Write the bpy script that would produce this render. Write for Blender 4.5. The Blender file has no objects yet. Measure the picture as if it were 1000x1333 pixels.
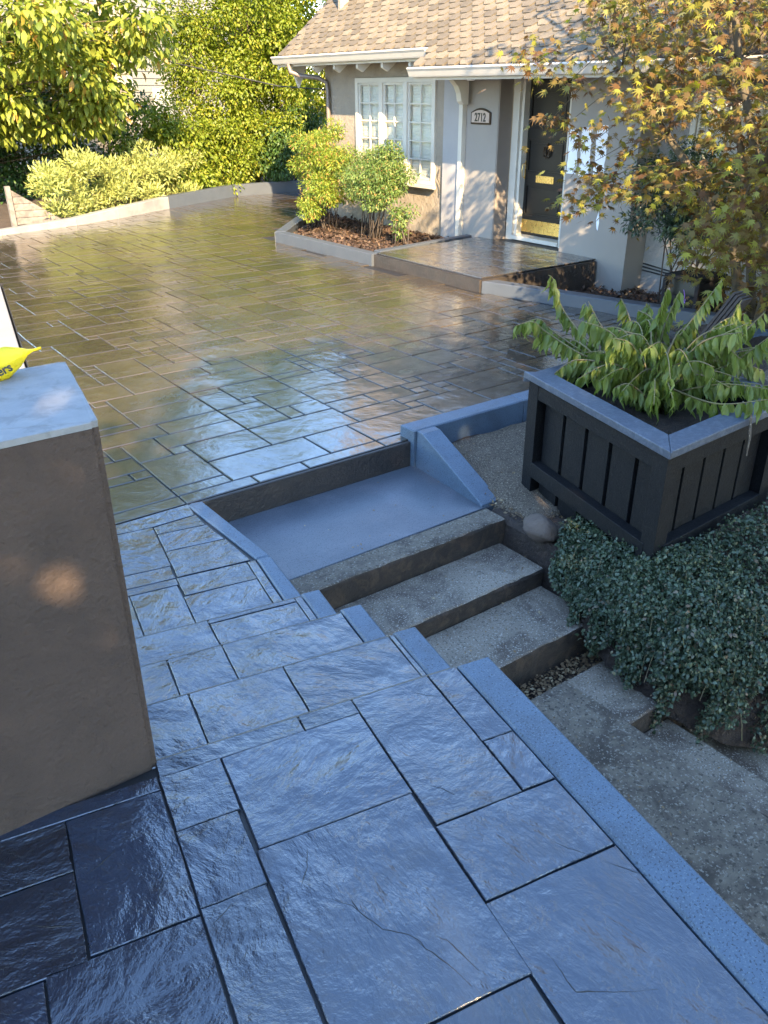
import bpy, math, random
import numpy as np
from mathutils import Matrix, Vector
random.seed(11); rng = np.random.default_rng(11)
scene = bpy.context.scene
COL = scene.collection
# ------------------------------------------------------------ camera, sky, sun, exposure
SUN_EL, SUN_ROT = math.radians(29.0), math.radians(204.0)
SUN_DIR = Vector((math.sin(SUN_ROT)*math.cos(SUN_EL), math.cos(SUN_ROT)*math.cos(SUN_EL), math.sin(SUN_EL)))
cam_d = bpy.data.cameras.new('camera'); cam = bpy.data.objects.new('camera', cam_d); COL.objects.link(cam)
PITCH, ROLL, YAW = math.radians(27.16747689), math.radians(-0.27081088), math.radians(53.74737075)
_c, _s = math.cos, math.sin
fh = Vector((_c(YAW), _s(YAW), 0)); rt = Vector((_s(YAW), -_c(YAW), 0)); zz = Vector((0, 0, 1))
fw = fh*_c(PITCH)-zz*_s(PITCH); up = fh*_s(PITCH)+zz*_c(PITCH)
r2 = rt*_c(ROLL)+up*_s(ROLL); u2 = -rt*_s(ROLL)+up*_c(ROLL)
cam.matrix_world = Matrix(((r2.x, u2.x, -fw.x, 0), (r2.y, u2.y, -fw.y, 0), (r2.z, u2.z, -fw.z, 2.1), (0, 0, 0, 1)))
cam_d.sensor_fit = 'HORIZONTAL'; cam_d.sensor_width = 36; cam_d.lens = 1073.66/1000*36
cam_d.clip_start = 0.05; cam_d.clip_end = 600
scene.camera = cam
world = bpy.data.worlds.new("World"); scene.world = world; world.use_nodes = True
_nt = world.node_tree; _bg = _nt.nodes['Background']
_sky = _nt.nodes.new('ShaderNodeTexSky'); _sky.sky_type = 'NISHITA'; _sky.sun_disc = False
_sky.sun_elevation = SUN_EL; _sky.sun_rotation = SUN_ROT
_sky.altitude = 0; _sky.air_density = 1.0; _sky.dust_density = 0.1; _sky.ozone_density = 2.6
_nt.links.new(_sky.outputs[0], _bg.inputs[0]); _bg.inputs[1].default_value = 0.15
sun_d = bpy.data.lights.new('sun', 'SUN'); sun = bpy.data.objects.new('sun', sun_d); COL.objects.link(sun)
sun_d.energy = 3.9; sun_d.angle = math.radians(0.53); sun_d.color = (1.0, 0.76, 0.46)
sun.rotation_euler = (-SUN_DIR).to_track_quat('-Z', 'Y').to_euler()
scene.view_settings.view_transform = 'Standard'; scene.view_settings.look = 'None'
scene.view_settings.gamma = 1; scene.view_settings.use_curve_mapping = False
scene.view_settings.exposure = 2.9
scene.render.resolution_x = 768; scene.render.resolution_y = 1024
MAPLE_SPRAYS=[[7.57,4.29,1.37],[7.84,4.21,0.32],[7.88,5.82,3.14],[6.14,3.07,1.47],[7.82,6.44,2.61],[6.34,3.6,2.89],[7.73,3.94,2.5],[7.03,3.59,2.29],[7.93,4.43,0.28],[5.91,3.86,2.25],[6.91,3.89,2.24],[7.38,5.24,2.26],[5.95,3.12,2.71],[5.94,3.04,1.25],[7.88,3.78,0.99],[7.0,5.41,2.17],[7.71,4.1,0.99],[7.83,5.07,2.18],[6.27,4.99,2.25],[6.24,2.88,1.39],[7.02,3.66,2.84],[6.86,3.66,1.53],[6.17,3.33,1.82],[7.22,3.43,1.15],[7.69,3.71,1.87],[6.91,4.03,1.79],[6.21,4.66,2.3],[7.92,3.9,2.07],[7.54,6.3,2.98],[7.36,3.95,0.92],[6.66,3.7,1.35],[7.35,4.17,1.78],[7.26,3.75,2.28],[7.62,5.26,1.13],[7.73,4.25,2.15],[6.9,3.23,0.91],[7.43,4.23,1.17],[7.12,4.19,2.6],[7.41,4.44,0.89],[6.36,3.95,1.92],[5.99,3.65,1.34],[6.1,4.09,2.85],[7.62,3.7,1.52],[7.25,4.02,1.96],[7.93,5.14,1.38],[7.78,5.87,1.29],[6.2,3.88,1.62],[6.69,3.38,1.46],[6.7,3.39,2.27],[7.15,3.33,0.51],[7.97,6.27,1.94],[6.42,3.34,0.68],[6.15,3.49,1.55],[6.88,4.73,2.29],[7.14,4.2,2.12],[6.86,5.83,3.06],[6.8,4.1,2.94],[7.23,4.23,1.53],[6.71,3.43,1.83],[6.31,3.42,2.05],[6.04,3.38,2.25],[6.81,3.86,0.84],[7.81,4.53,2.33],[7.05,5.11,2.73],[7.6,5.12,2.72],[7.62,6.56,3.07],[5.95,3.48,1.1],[7.4,3.56,1.36],[7.83,6.43,2.87],[6.77,4.49,2.66],[5.99,3.93,2.57],[6.05,4.7,2.74],[7.46,5.11,2.97],[6.69,4.57,1.46],[7.07,4.75,1.34],[6.18,4.06,1.12],[7.45,5.75,2.51],[7.28,4.48,2.6],[6.4,4.3,2.69],[7.33,3.85,2.64],[7.62,4.32,0.23],[7.19,5.69,2.5],[7.59,4.46,0.69],[6.99,3.76,1.93],[6.91,3.85,2.87],[7.2,3.75,1.84],[7.75,5.84,2.08],[6.48,5.45,2.7],[7.32,4.1,0.42],[6.15,3.07,1.87],[6.66,3.31,2.02],[6.49,4.66,2.25],[6.24,3.54,1.22],[7.88,4.95,2.47],[5.91,4.2,1.41],[7.98,5.57,3.08],[6.54,4.92,2.4],[6.13,4.98,2.82],[7.16,3.6,1.65],[6.92,4.88,3.02],[6.55,3.2,1.24],[6.56,3.41,1.1],[6.0,3.78,2.77],[6.68,5.48,2.58],[6.56,4.96,2.81],[7.78,4.96,0.87],[7.11,3.95,1.33],[6.7,3.81,2.34],[7.32,6.12,2.72],[5.96,3.79,1.13],[6.59,5.03,1.94],[7.64,5.23,3.11],[6.32,5.21,2.51],[7.68,3.78,0.28],[7.79,4.83,2.86],[7.21,3.69,1.26],[7.13,5.12,3.08],[6.57,5.03,2.59],[6.7,5.48,3.04],[7.84,3.93,0.23],[7.03,4.15,1.21],[7.0,4.17,1.49],[7.12,5.63,2.92],[6.54,3.7,1.1],[7.91,4.63,0.9],[7.66,4.32,0.48],[6.34,3.89,1.16],[6.4,3.29,1.76],[7.81,3.91,1.29],[6.13,4.51,1.46],[7.4,4.77,1.13],[7.21,5.94,2.3],[6.37,3.54,1.46],[6.53,4.43,1.95],[7.93,5.19,2.37],[7.17,4.92,2.79],[7.15,6.27,2.68],[7.65,5.57,3.01],[7.85,4.61,0.57],[7.67,4.74,2.49],[7.84,4.41,0.76],[6.86,5.3,2.56],[7.92,5.33,1.06],[6.52,4.08,0.98],[7.04,3.41,1.83],[6.01,4.13,2.07],[6.83,3.49,2.44],[6.81,3.89,2.04],[7.82,3.98,0.59],[7.49,3.66,2.07],[6.36,2.76,0.69],[6.06,4.44,2.58],[7.16,3.3,0.9],[7.83,6.68,2.88],[7.37,3.58,1.71],[6.41,4.16,1.83],[5.92,3.51,1.85],[7.57,4.8,1.7],[5.98,4.31,2.82],[5.94,4.61,2.06],[7.87,4.62,1.62],[6.06,3.22,2.52],[7.09,4.97,2.15],[7.46,4.32,2.35],[7.21,4.06,2.37],[7.19,4.42,1.08],[7.26,5.37,2.96],[6.05,3.33,0.85],[7.27,4.62,1.94],[7.03,4.97,2.38],[6.65,5.6,2.83],[7.91,4.82,1.29],[6.61,3.95,2.69],[6.1,4.77,2.0],[6.51,4.51,2.94],[7.86,5.59,2.89],[6.8,3.28,1.66],[7.83,5.5,2.59],[7.7,4.89,1.87],[6.49,3.06,0.88],[6.17,4.54,1.97],[6.56,3.55,2.9],[6.4,3.12,0.62],[6.32,2.81,0.91],[6.76,4.86,2.01],[6.42,6.23,2.4],[6.67,6.64,2.45],[6.86,6.47,2.28],[6.82,6.39,1.84],[6.92,6.27,1.79],[6.81,5.96,1.13],[6.86,5.77,1.09],[6.92,5.97,1.41],[6.95,5.79,1.35],[6.88,6.21,2.2],[6.65,5.48,1.29],[6.8,5.5,1.21],[6.79,5.82,1.63],[6.93,5.29,1.75],[6.83,5.27,1.59],[6.67,4.91,1.42],[6.51,4.35,0.95],[6.6,4.21,0.7],[6.55,4.01,0.45],[6.81,4.45,0.78],[7.6,2.7,4.43],[7.78,3.15,3.34],[7.17,3.14,3.46],[6.35,2.22,3.47],[6.71,2.47,3.12],[7.03,4.69,5.19],[6.45,4.6,3.3],[5.99,2.22,3.25],[7.16,4.17,4.29],[7.69,3.37,5.4],[7.18,3.6,3.53],[6.71,3.34,5.16],[6.2,2.97,5.14],[5.78,3.6,3.65],[7.33,3.75,3.34],[7.5,3.26,3.9],[7.83,4.22,3.87],[7.36,2.52,4.4],[5.81,3.87,5.39],[7.25,2.31,4.38],[6.82,3.35,3.48],[6.32,3.37,3.28],[7.35,2.83,3.83],[5.84,2.99,5.43],[6.36,2.45,3.96],[8.06,2.43,3.96],[6.14,3.97,4.25],[5.86,4.44,3.92],[7.38,3.38,5.28],[5.75,2.79,3.81],[6.29,4.34,4.36],[6.5,3.52,5.21],[7.08,3.37,4.74],[7.2,3.25,4.17],[5.94,3.34,5.3],[6.4,3.15,4.61],[7.14,2.66,4.21],[7.51,2.31,3.37],[7.56,4.55,3.27],[5.81,3.83,3.81]]
PLANT_BRANCHES=[[[4.0,3.118,0.625],[3.85,3.21,0.664],[3.7,3.378,0.789],[3.6,3.403,0.864],[3.55,3.491,0.831]],[[4.0,3.186,0.643],[3.95,3.336,0.757],[3.9,3.467,0.91],[3.85,3.496,1.06],[3.8,3.497,1.098]],[[4.1,3.168,0.682],[4.1,3.319,0.804],[4.1,3.422,0.914]],[[4.1,3.025,0.696],[4.15,3.131,0.853],[4.15,3.212,0.963]],[[4.1,2.888,0.713],[4.1,2.897,0.889],[4.1,2.864,1.088]],[[4.1,2.797,0.748],[4.2,2.748,0.904],[4.25,2.697,1.033],[4.3,2.656,1.148]],[[4.2,2.603,0.73],[4.3,2.579,0.892],[4.35,2.548,1.046]],[[4.0,2.967,0.591],[4.1,2.661,0.635],[4.2,2.476,0.712],[4.3,2.307,0.906]],[[3.9,3.037,0.644],[3.75,3.185,0.654],[3.6,3.231,0.563]],[[3.9,2.759,0.516],[3.75,2.83,0.614],[3.65,2.889,0.65]],[[3.9,2.678,0.506],[3.9,2.515,0.619],[3.95,2.308,0.699],[4.0,2.064,0.721]],[[3.95,3.099,0.586],[3.9,3.253,0.702],[3.9,3.411,0.716],[3.85,3.589,0.685]],[[4.0,2.819,0.692],[4.0,2.919,0.806],[4.0,3.117,0.809],[3.95,3.242,0.744]],[[4.0,2.803,0.604],[4.1,2.653,0.803],[4.1,2.52,0.876],[4.3,2.452,0.944]],[[3.85,2.792,0.591],[3.8,2.927,0.657],[3.75,3.082,0.637]],[[3.85,2.641,0.631],[3.8,2.268,0.635],[3.85,2.015,0.717]],[[4.3,3.058,0.58],[4.4,3.191,0.73],[4.4,3.19,0.9]],[[3.8,2.648,0.594],[3.8,2.574,0.745],[3.8,2.421,0.824],[3.8,2.306,0.82]],[[3.85,2.676,0.531],[3.8,2.777,0.739],[3.8,2.875,0.848]],[[3.75,2.631,0.565],[3.65,2.697,0.656],[3.6,2.757,0.628]],[[4.3,2.896,0.473],[4.5,2.789,0.608],[4.6,2.566,0.714],[4.7,2.393,0.759]],[[3.95,2.719,0.308],[3.97,2.749,0.485],[4.0,2.833,0.62],[4.0,2.874,0.734]]]
SLATE_CRACKS=[[[0.5902,1.1414,0.48],[0.6402,1.0845,0.48],[0.6693,1.0414,0.48],[0.6791,0.996,0.48],[0.6895,0.9531,0.48],[0.7215,0.9184,0.48],[0.7374,0.8905,0.48],[0.7354,0.8567,0.48],[0.7243,0.8349,0.48]],[[0.7282,0.9108,0.48],[0.7372,0.8641,0.48],[0.7515,0.8106,0.48],[0.7594,0.743,0.48]],[[0.7684,0.8765,0.48],[0.7853,0.8505,0.48],[0.7907,0.8071,0.48],[0.794,0.7581,0.48]],[[0.6763,1.0577,0.48],[0.6746,1.025,0.48]],[[0.5951,1.1428,0.48],[0.6418,1.1856,0.48],[0.6695,1.2305,0.48]],[[0.933,0.7366,0.48],[0.9361,0.6865,0.48],[0.9242,0.6371,0.48],[0.9207,0.6092,0.48],[0.953,0.5853,0.48],[0.9977,0.5522,0.48],[1.0566,0.515,0.48]],[[1.2122,0.7946,0.48],[1.2247,0.7638,0.48],[1.2455,0.7271,0.48],[1.2609,0.7,0.48]],[[1.1583,0.8958,0.48],[1.1744,0.8613,0.48],[1.1946,0.8263,0.48]],[[1.2222,1.5455,0.48],[1.2516,1.5007,0.48],[1.2941,1.4655,0.48]],[[1.0261,1.2217,0.48],[1.0515,1.1896,0.48],[1.0653,1.1506,0.48]],[[0.2158,1.4753,0.48],[0.2592,1.4856,0.48],[0.298,1.5006,0.48]],[[0.2868,1.2562,0.48],[0.3216,1.3061,0.48],[0.3647,1.3648,0.48],[0.4037,1.411,0.48]],[[0.0658,1.4292,0.48],[0.1045,1.3932,0.48],[0.1409,1.3717,0.48],[0.1627,1.3667,0.48]],[[0.3888,1.1806,0.48],[0.4237,1.1919,0.48],[0.457,1.2056,0.48]]]
# ------------------------------------------------------------ object helpers
WP = {}
def thing(name, label, cat, loc=(0, 0, 0), group=None, kind=None):
    o = bpy.data.objects.new(name, None); COL.objects.link(o); o.location = loc; o.empty_display_size = 0.1
    WP[o] = Vector(loc)
    return tag(o, label, cat, group, kind)
def tag(o, label=None, cat=None, group=None, kind=None):
    if label: o['label'] = label
    if cat: o['category'] = cat
    if group: o['group'] = group
    if kind: o['kind'] = kind
    return o
def link(name, me, wpos, parent=None):
    o = bpy.data.objects.new(name, me); COL.objects.link(o)
    w = Vector(wpos); WP[o] = w
    if parent is not None:
        o.parent = parent; o.location = w-WP[parent]
    else:
        o.location = w
    return o
class MB:
    def __init__(s): s.v = []; s.f = []; s.m = []; s.mi = 0
    def add(s, vs, fs):
        n = len(s.v); s.v += [tuple(v) for v in vs]; s.f += [tuple(i+n for i in f) for f in fs]; s.m += [s.mi]*len(fs); return s
    def box(s, x0, x1, y0, y1, z0, z1):
        return s.add([(x0,y0,z0),(x1,y0,z0),(x1,y1,z0),(x0,y1,z0),(x0,y0,z1),(x1,y0,z1),(x1,y1,z1),(x0,y1,z1)],
                     [(0,3,2,1),(4,5,6,7),(0,1,5,4),(1,2,6,5),(2,3,7,6),(3,0,4,7)])
    def slab(s, poly, z0, z1, ch=0.004, ztop=None):
        """closed slab over a counter-clockwise polygon, top edge chamfered"""
        n = len(poly); P = [Vector((p[0], p[1])) for p in poly]; inn = []
        for i in range(n):
            a, b, c = P[i-1], P[i], P[(i+1) % n]
            e1 = (b-a).normalized(); e2 = (c-b).normalized()
            n1 = Vector((-e1.y, e1.x)); n2 = Vector((-e2.y, e2.x))
            m = n1+n2; k = ch/max(0.25, (m.length_squared/2)) if m.length > 1e-6 else 0
            inn.append(b+m*k)
        zt = ztop or [z1]*n
        vs = [(p.x, p.y, z0) for p in P]+[(p.x, p.y, zt[i]-ch) for i, p in enumerate(P)]+[(p.x, p.y, zt[i]) for i, p in enumerate(inn)]
        fs = [tuple(reversed(range(n))), tuple(range(2*n, 3*n))]
        for i in range(n):
            j = (i+1) % n
            fs += [(i, j, n+j, n+i), (n+i, n+j, 2*n+j, 2*n+i)]
        return s.add(vs, fs)
    def prism(s, pts, d):
        """polygon pts (3D) extruded by vector d"""
        n = len(pts); d = Vector(d); vs = [Vector(p) for p in pts]; vs += [p+d for p in vs]
        fs = [tuple(range(n)), tuple(reversed(range(n, 2*n)))]+[((i+1) % n, i, n+i, n+(i+1) % n) for i in range(n)]
        return s.add(vs, fs)
    def tube(s, pts, rad, n=6):
        pts = [Vector(p) for p in pts]; vs = []; N = len(pts)
        for i, p in enumerate(pts):
            t = (pts[min(i+1, N-1)]-pts[max(i-1, 0)]).normalized()
            a = t.orthogonal() if i == 0 else (pa-t*pa.dot(t))
            a.normalize(); pa = a; b = t.cross(a); r = rad[i] if hasattr(rad, '__len__') else rad
            vs += [p+(a*math.cos(k*2*math.pi/n)+b*math.sin(k*2*math.pi/n))*r for k in range(n)]
        fs = [tuple(reversed(range(n))), tuple(range((N-1)*n, N*n))]
        for i in range(N-1):
            for k in range(n):
                j = (k+1) % n
                fs.append((i*n+k, i*n+j, (i+1)*n+j, (i+1)*n+k))
        return s.add(vs, fs)
    def build(s, name, mat, parent=None, smooth=False, origin=None, data=None):
        V = np.array(s.v, float)
        c = Vector(origin) if origin is not None else Vector(((V.min(0)+V.max(0))/2).tolist())
        me = bpy.data.meshes.new(name)
        me.from_pydata([Vector(v)-c for v in s.v], [], s.f)
        for m in (mat if isinstance(mat, (list, tuple)) else [mat]): me.materials.append(m)
        if isinstance(mat, (list, tuple)): me.polygons.foreach_set('material_index', s.m)
        if smooth: me.polygons.foreach_set('use_smooth', [True]*len(me.polygons))
        me.update()
        return link(name, me, c, parent)
def bevel(o, w, seg=2):
    m = o.modifiers.new('bevel', 'BEVEL'); m.width = w; m.segments = seg; m.limit_method = 'ANGLE'; m.angle_limit = math.radians(35)
    return o
# leaf templates: (verts, tris); x across, y along, z up
def oval(n=2, w=.5, fold=.12, tip=1.0):
    v = [(0, 0, 0), (w*.5, .35, fold), (w*.42, .68, fold*.6), (0, 1, -.08), (-w*.42, .68, fold*.6), (-w*.5, .35, fold)]
    return np.array(v), np.array([(0, 1, 5), (1, 2, 5), (2, 4, 5), (2, 3, 4)])
OVAL = oval()
THIN = (np.array([(0, 0, 0), (.13, .45, .03), (0, 1, -.1), (-.13, .45, .03)]), np.array([(0, 1, 3), (1, 2, 3)]))
TINY = (np.array([(0, 0, 0), (.28, .5, .06), (0, 1, 0), (-.28, .5, .06)]), np.array([(0, 1, 3), (1, 2, 3)]))
def maple_tpl():
    v = [(0, 0.05, 0)]; L = [(-115, .45), (-68, .78), (-32, .95), (0, 1.05), (32, .95), (68, .78), (115, .45)]
    L = [(a, l) for a, l in L]
    pts = []
    for i, (a, l) in enumerate(L):
        if i: pts.append(((L[i-1][0]+a)/2, .30))
        pts.append((a, l))
    for a, l in pts: v.append((math.sin(math.radians(a))*l*.62, .05+math.cos(math.radians(a))*l*.62, -.10*l*l))
    v.append((0, -.12, 0)); n = len(pts)
    f = [(0, i+1, i) for i in range(1, n)]+[(0, 1, n+1), (0, n+1, n)]
    return np.array(v), np.array(f)
MAPLE = maple_tpl()
def norm(a): return a/np.maximum(np.linalg.norm(a, axis=1, keepdims=True), 1e-9)
def leaves(name, pos, ydir, zdir, size, tpl, mat, parent=None, wscale=None):
    """one mesh of many leaves: pos (N,3); leaf length axis ydir, face normal zdir"""
    V, F = tpl; N = len(pos); y = norm(ydir); z = zdir-(zdir*y).sum(1, keepdims=True)*y; z = norm(z); x = np.cross(y, z)
    s = np.asarray(size).reshape(-1, 1, 1)*np.ones((N, 1, 1)); ws = 1 if wscale is None else wscale
    P = pos[:, None, :]+s*(V[None, :, 0:1]*x[:, None, :]*ws+V[None, :, 1:2]*y[:, None, :]+V[None, :, 2:3]*z[:, None, :])
    P = P.reshape(-1, 3); c = (P.min(0)+P.max(0))/2; P = P-c
    T = (F[None]+(np.arange(N)*len(V))[:, None, None]).reshape(-1, 3)
    me = bpy.data.meshes.new(name); me.vertices.add(len(P)); me.vertices.foreach_set('co', P.ravel().astype('f'))
    me.loops.add(T.size); me.loops.foreach_set('vertex_index', T.ravel().astype('i'))
    me.polygons.add(len(T)); me.polygons.foreach_set('loop_start', np.arange(0, T.size, 3, dtype='i'))
    me.polygons.foreach_set('loop_total', np.full(len(T), 3, dtype='i'))
    me.materials.append(mat); me.update(calc_edges=True)
    return link(name, me, c.tolist(), parent)
def rdir(n): return norm(rng.normal(size=(n, 3)))
# ------------------------------------------------------------ materials
def new_mat(name):
    m = bpy.data.materials.new(name); m.use_nodes = True; nt = m.node_tree
    return m, nt, nt.nodes['Principled BSDF']
def N(nt, t, **k):
    n = nt.nodes.new(t)
    for a, b in k.items():
        if a == 'ins':
            for i, v in b.items():
                if hasattr(v, 'is_linked') or isinstance(v, bpy.types.NodeSocket): nt.links.new(v, n.inputs[i])
                else: n.inputs[i].default_value = v
        else: setattr(n, a, b)
    return n
def mth(nt, op, a, b=0.5, clamp=False):
    return N(nt, 'ShaderNodeMath', operation=op, use_clamp=clamp, ins={0: a, 1: b}).outputs[0]
def mixc(nt, f, a, b, mode='MIX'):
    n = N(nt, 'ShaderNodeMix', data_type='RGBA', blend_type=mode)
    for i, v in ((0, f), (6, a), (7, b)):
        if isinstance(v, bpy.types.NodeSocket): nt.links.new(v, n.inputs[i])
        else: n.inputs[i].default_value = v if i == 0 else (*v, 1)
    return n.outputs[2]
def noise(nt, vec, scale, detail=4, rough=.55, dist=0.0):
    return N(nt, 'ShaderNodeTexNoise', ins={'Vector': vec, 'Scale': scale, 'Detail': detail, 'Roughness': rough, 'Distortion': dist}).outputs[0]
def ramp(nt, f, stops):
    r = N(nt, 'ShaderNodeValToRGB', ins={0: f}); e = r.color_ramp.elements
    while len(e) < len(stops): e.new(.5)
    for k, (p, c) in enumerate(stops):
        e[k].position = p; e[k].color = (*c, 1) if hasattr(c, '__len__') else (c, c, c, 1)
    return r.outputs[0]
def wpos(nt): return N(nt, 'ShaderNodeNewGeometry').outputs['Position']
def pmat(name, c1, c2=None, scale=3, rough=.7, rvar=.1, bump=.3, bscale=60, bdist=.004, metallic=0, spec=.5, speck=None, speck_scale=150, objvar=0.0, stain=None, stain_scale=1.5, stain_amt=.6):
    m, nt, b = new_mat(name); p = wpos(nt)
    n1 = noise(nt, p, scale, 6, .6)
    f = ramp(nt, n1, [(.3, 0.), (.7, 1.)])
    col = mixc(nt, f, c1, c2 or tuple(x*.8 for x in c1))
    if stain:
        n3 = ramp(nt, noise(nt, p, stain_scale, 7, .65, .6), [(.48, 0.), (.62, 1.)])
        col = mixc(nt, mth(nt, 'MULTIPLY', n3, stain_amt), col, stain)
    if speck:
        n4 = ramp(nt, noise(nt, p, speck_scale, 2, .5), [(.58, 0.), (.66, 1.)]); col = mixc(nt, n4, col, speck)
        n5 = ramp(nt, noise(nt, p, speck_scale*.7, 2, .5), [(.34, 1.), (.42, 0.)]); col = mixc(nt, n5, col, tuple(x*.35 for x in c1))
    if objvar:
        r = N(nt, 'ShaderNodeObjectInfo').outputs['Random']
        k = N(nt, 'ShaderNodeMapRange', ins={0: r, 3: 1-objvar, 4: 1+objvar}).outputs[0]
        col = mixc(nt, 1.0, col, N(nt, 'ShaderNodeCombineColor', ins={0: k, 1: k, 2: k}).outputs[0], 'MULTIPLY')
    nt.links.new(col, b.inputs['Base Color'])
    rr = N(nt, 'ShaderNodeMapRange', ins={0: noise(nt, p, scale*3, 4), 3: max(0, rough-rvar), 4: min(1, rough+rvar)}).outputs[0]
    nt.links.new(rr, b.inputs['Roughness'])
    b.inputs['Metallic'].default_value = metallic; b.inputs['Specular IOR Level'].default_value = spec
    if bump:
        h = noise(nt, p, bscale, 6, .65)
        bn = N(nt, 'ShaderNodeBump', ins={'Strength': bump, 'Distance': bdist, 'Height': h}); nt.links.new(bn.outputs[0], b.inputs['Normal'])
    return m
def slate_mat(name, c1, c2, c3, rough=.2, spec=.6, strength=.55, scale=1.0, coat=1.0, cior=1.9, cr=(.05, .20)):
    """sealed stamped concrete with a cleft-slate relief, each stone with its own offset"""
    m, nt, b = new_mat(name); p = wpos(nt)
    r = N(nt, 'ShaderNodeObjectInfo').outputs['Random']
    off = N(nt, 'ShaderNodeCombineXYZ', ins={0: mth(nt, 'MULTIPLY', r, 37.), 1: mth(nt, 'MULTIPLY', r, 91.), 2: mth(nt, 'MULTIPLY', r, 13.)}).outputs[0]
    q = N(nt, 'ShaderNodeVectorMath', operation='ADD', ins={0: p, 1: off}).outputs[0]
    rot = N(nt, 'ShaderNodeVectorRotate', rotation_type='Z_AXIS', ins={'Vector': q, 'Angle': mth(nt, 'MULTIPLY', r, 6.28)}).outputs[0]
    an = N(nt, 'ShaderNodeMapping', ins={'Vector': rot}); an.inputs['Scale'].default_value = (1*scale, 1.7*scale, 1*scale); av = an.outputs[0]
    big = noise(nt, q, 2.4*scale, 3, .5, .5)
    rip = mth(nt, 'MULTIPLY', noise(nt, av, 5.5, 7, .56, .3), mth(nt, 'ADD', ramp(nt, noise(nt, q, 2.6*scale, 2), [(.38, 0.), (.62, 1.)]), .30))
    fine = noise(nt, q, 70*scale, 6, .7, .3)
    led = mth(nt, 'FRACT', mth(nt, 'MULTIPLY', noise(nt, av, 2.0, 7, .58, .3), 8.0))
    led2 = mth(nt, 'FRACT', mth(nt, 'MULTIPLY', noise(nt, q, 4.2*scale, 7, .62, .4), 7.0))
    msk = ramp(nt, noise(nt, q, 3.0*scale, 3), [(.44, 0.), (.6, 1.)])
    h = mth(nt, 'MULTIPLY', big, 1.3)
    h = mth(nt, 'ADD', h, mth(nt, 'MULTIPLY', rip, 1.0))
    h = mth(nt, 'ADD', h, mth(nt, 'MULTIPLY', mth(nt, 'MULTIPLY', led, msk), .38))
    h = mth(nt, 'ADD', h, mth(nt, 'MULTIPLY', mth(nt, 'MULTIPLY', led2, mth(nt, 'SUBTRACT', 1.0, msk)), .22))
    h = mth(nt, 'ADD', h, mth(nt, 'MULTIPLY', fine, .045))
    bn = N(nt, 'ShaderNodeBump', ins={'Strength': strength, 'Distance': .032, 'Height': h}); nt.links.new(bn.outputs[0], b.inputs['Normal'])
    f1 = ramp(nt, noise(nt, p, .9, 5, .6, .4), [(.35, 0.), (.65, 1.)])
    col = mixc(nt, f1, c1, c2)
    f2 = ramp(nt, noise(nt, q, 6*scale, 7, .7, .8), [(.52, 0.), (.68, 1.)])
    col = mixc(nt, mth(nt, 'MULTIPLY', f2, .55), col, c3)
    k = N(nt, 'ShaderNodeMapRange', ins={0: r, 3: .65, 4: 1.4}).outputs[0]
    col = mixc(nt, 1.0, col, N(nt, 'ShaderNodeCombineColor', ins={0: k, 1: k, 2: k}).outputs[0], 'MULTIPLY')
    nt.links.new(col, b.inputs['Base Color'])
    rr = N(nt, 'ShaderNodeMapRange', ins={0: noise(nt, q, 7, 6, .7), 1: .3, 2: .7, 3: rough-.07, 4: rough+.14}).outputs[0]
    nt.links.new(rr, b.inputs['Roughness']); b.inputs['Specular IOR Level'].default_value = spec
    rc = N(nt, 'ShaderNodeMapRange', ins={0: noise(nt, q, 5, 5, .7), 1: .3, 2: .7, 3: cr[0], 4: cr[1]}).outputs[0]
    b.inputs['Coat Weight'].default_value = coat; nt.links.new(rc, b.inputs['Coat Roughness']); b.inputs['Coat IOR'].default_value = cior
    bc = N(nt, 'ShaderNodeBump', ins={'Strength': strength*.8, 'Distance': .030, 'Height': h}); nt.links.new(bc.outputs[0], b.inputs['Coat Normal'])
    return m
def leaf_mat(name, stops, trans=.4, rough=.5, tint=1.0, spec=.4):
    m, nt, b = new_mat(name)
    r = N(nt, 'ShaderNodeNewGeometry').outputs['Random Per Island']
    col = ramp(nt, r, stops)
    nt.links.new(col, b.inputs['Base Color']); b.inputs['Roughness'].default_value = rough; b.inputs['Specular IOR Level'].default_value = spec
    t = N(nt, 'ShaderNodeBsdfTranslucent'); hs = N(nt, 'ShaderNodeHueSaturation', ins={'Saturation': 1.1, 'Value': 1.5, 'Color': col}); nt.links.new(hs.outputs[0], t.inputs[0])
    mx = N(nt, 'ShaderNodeMixShader', ins={0: trans, 1: b.outputs[0], 2: t.outputs[0]})
    nt.links.new(mx.outputs[0], nt.nodes['Material Output'].inputs[0])
    return m
def paint_mat(name, c, rough=.5, bump=.08, metallic=0, spec=.5): return pmat(name, c, tuple(x*.9 for x in c), 4, rough, .06, bump, 90, .002, metallic, spec)

M = {}
M['drive'] = slate_mat('stamped concrete brown', (.032, .025, .017), (.048, .035, .021), (.018, .015, .012), .35, .15, .16, cior=1.75, cr=(.03, .12))
M['walk'] = slate_mat('stamped concrete slate grey', (.012, .018, .032), (.015, .023, .038), (.028, .021, .017), .32, .35, .72, cior=1.87, cr=(.06, .15))
M['porch'] = slate_mat('stamped concrete dark', (.040, .034, .030), (.055, .044, .036), (.028, .026, .026), .28, .5, .3)
M['joint'] = pmat('dark joint', (.018, .017, .017), None, 8, .5, .1, .3)
M['riser'] = pmat('stained riser', (.045, .036, .030), (.028, .024, .022), 9, .4, .12, .8, 30, .012, spec=.4)
M['kerb'] = pmat('grey blue kerb paint', (.070, .102, .142), (.082, .116, .158), 6, .45, .1, .35, 150, .0025, spec=.5, stain=(.05, .06, .072), stain_scale=5, stain_amt=.45, speck=(.13, .17, .20), speck_scale=230)
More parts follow.
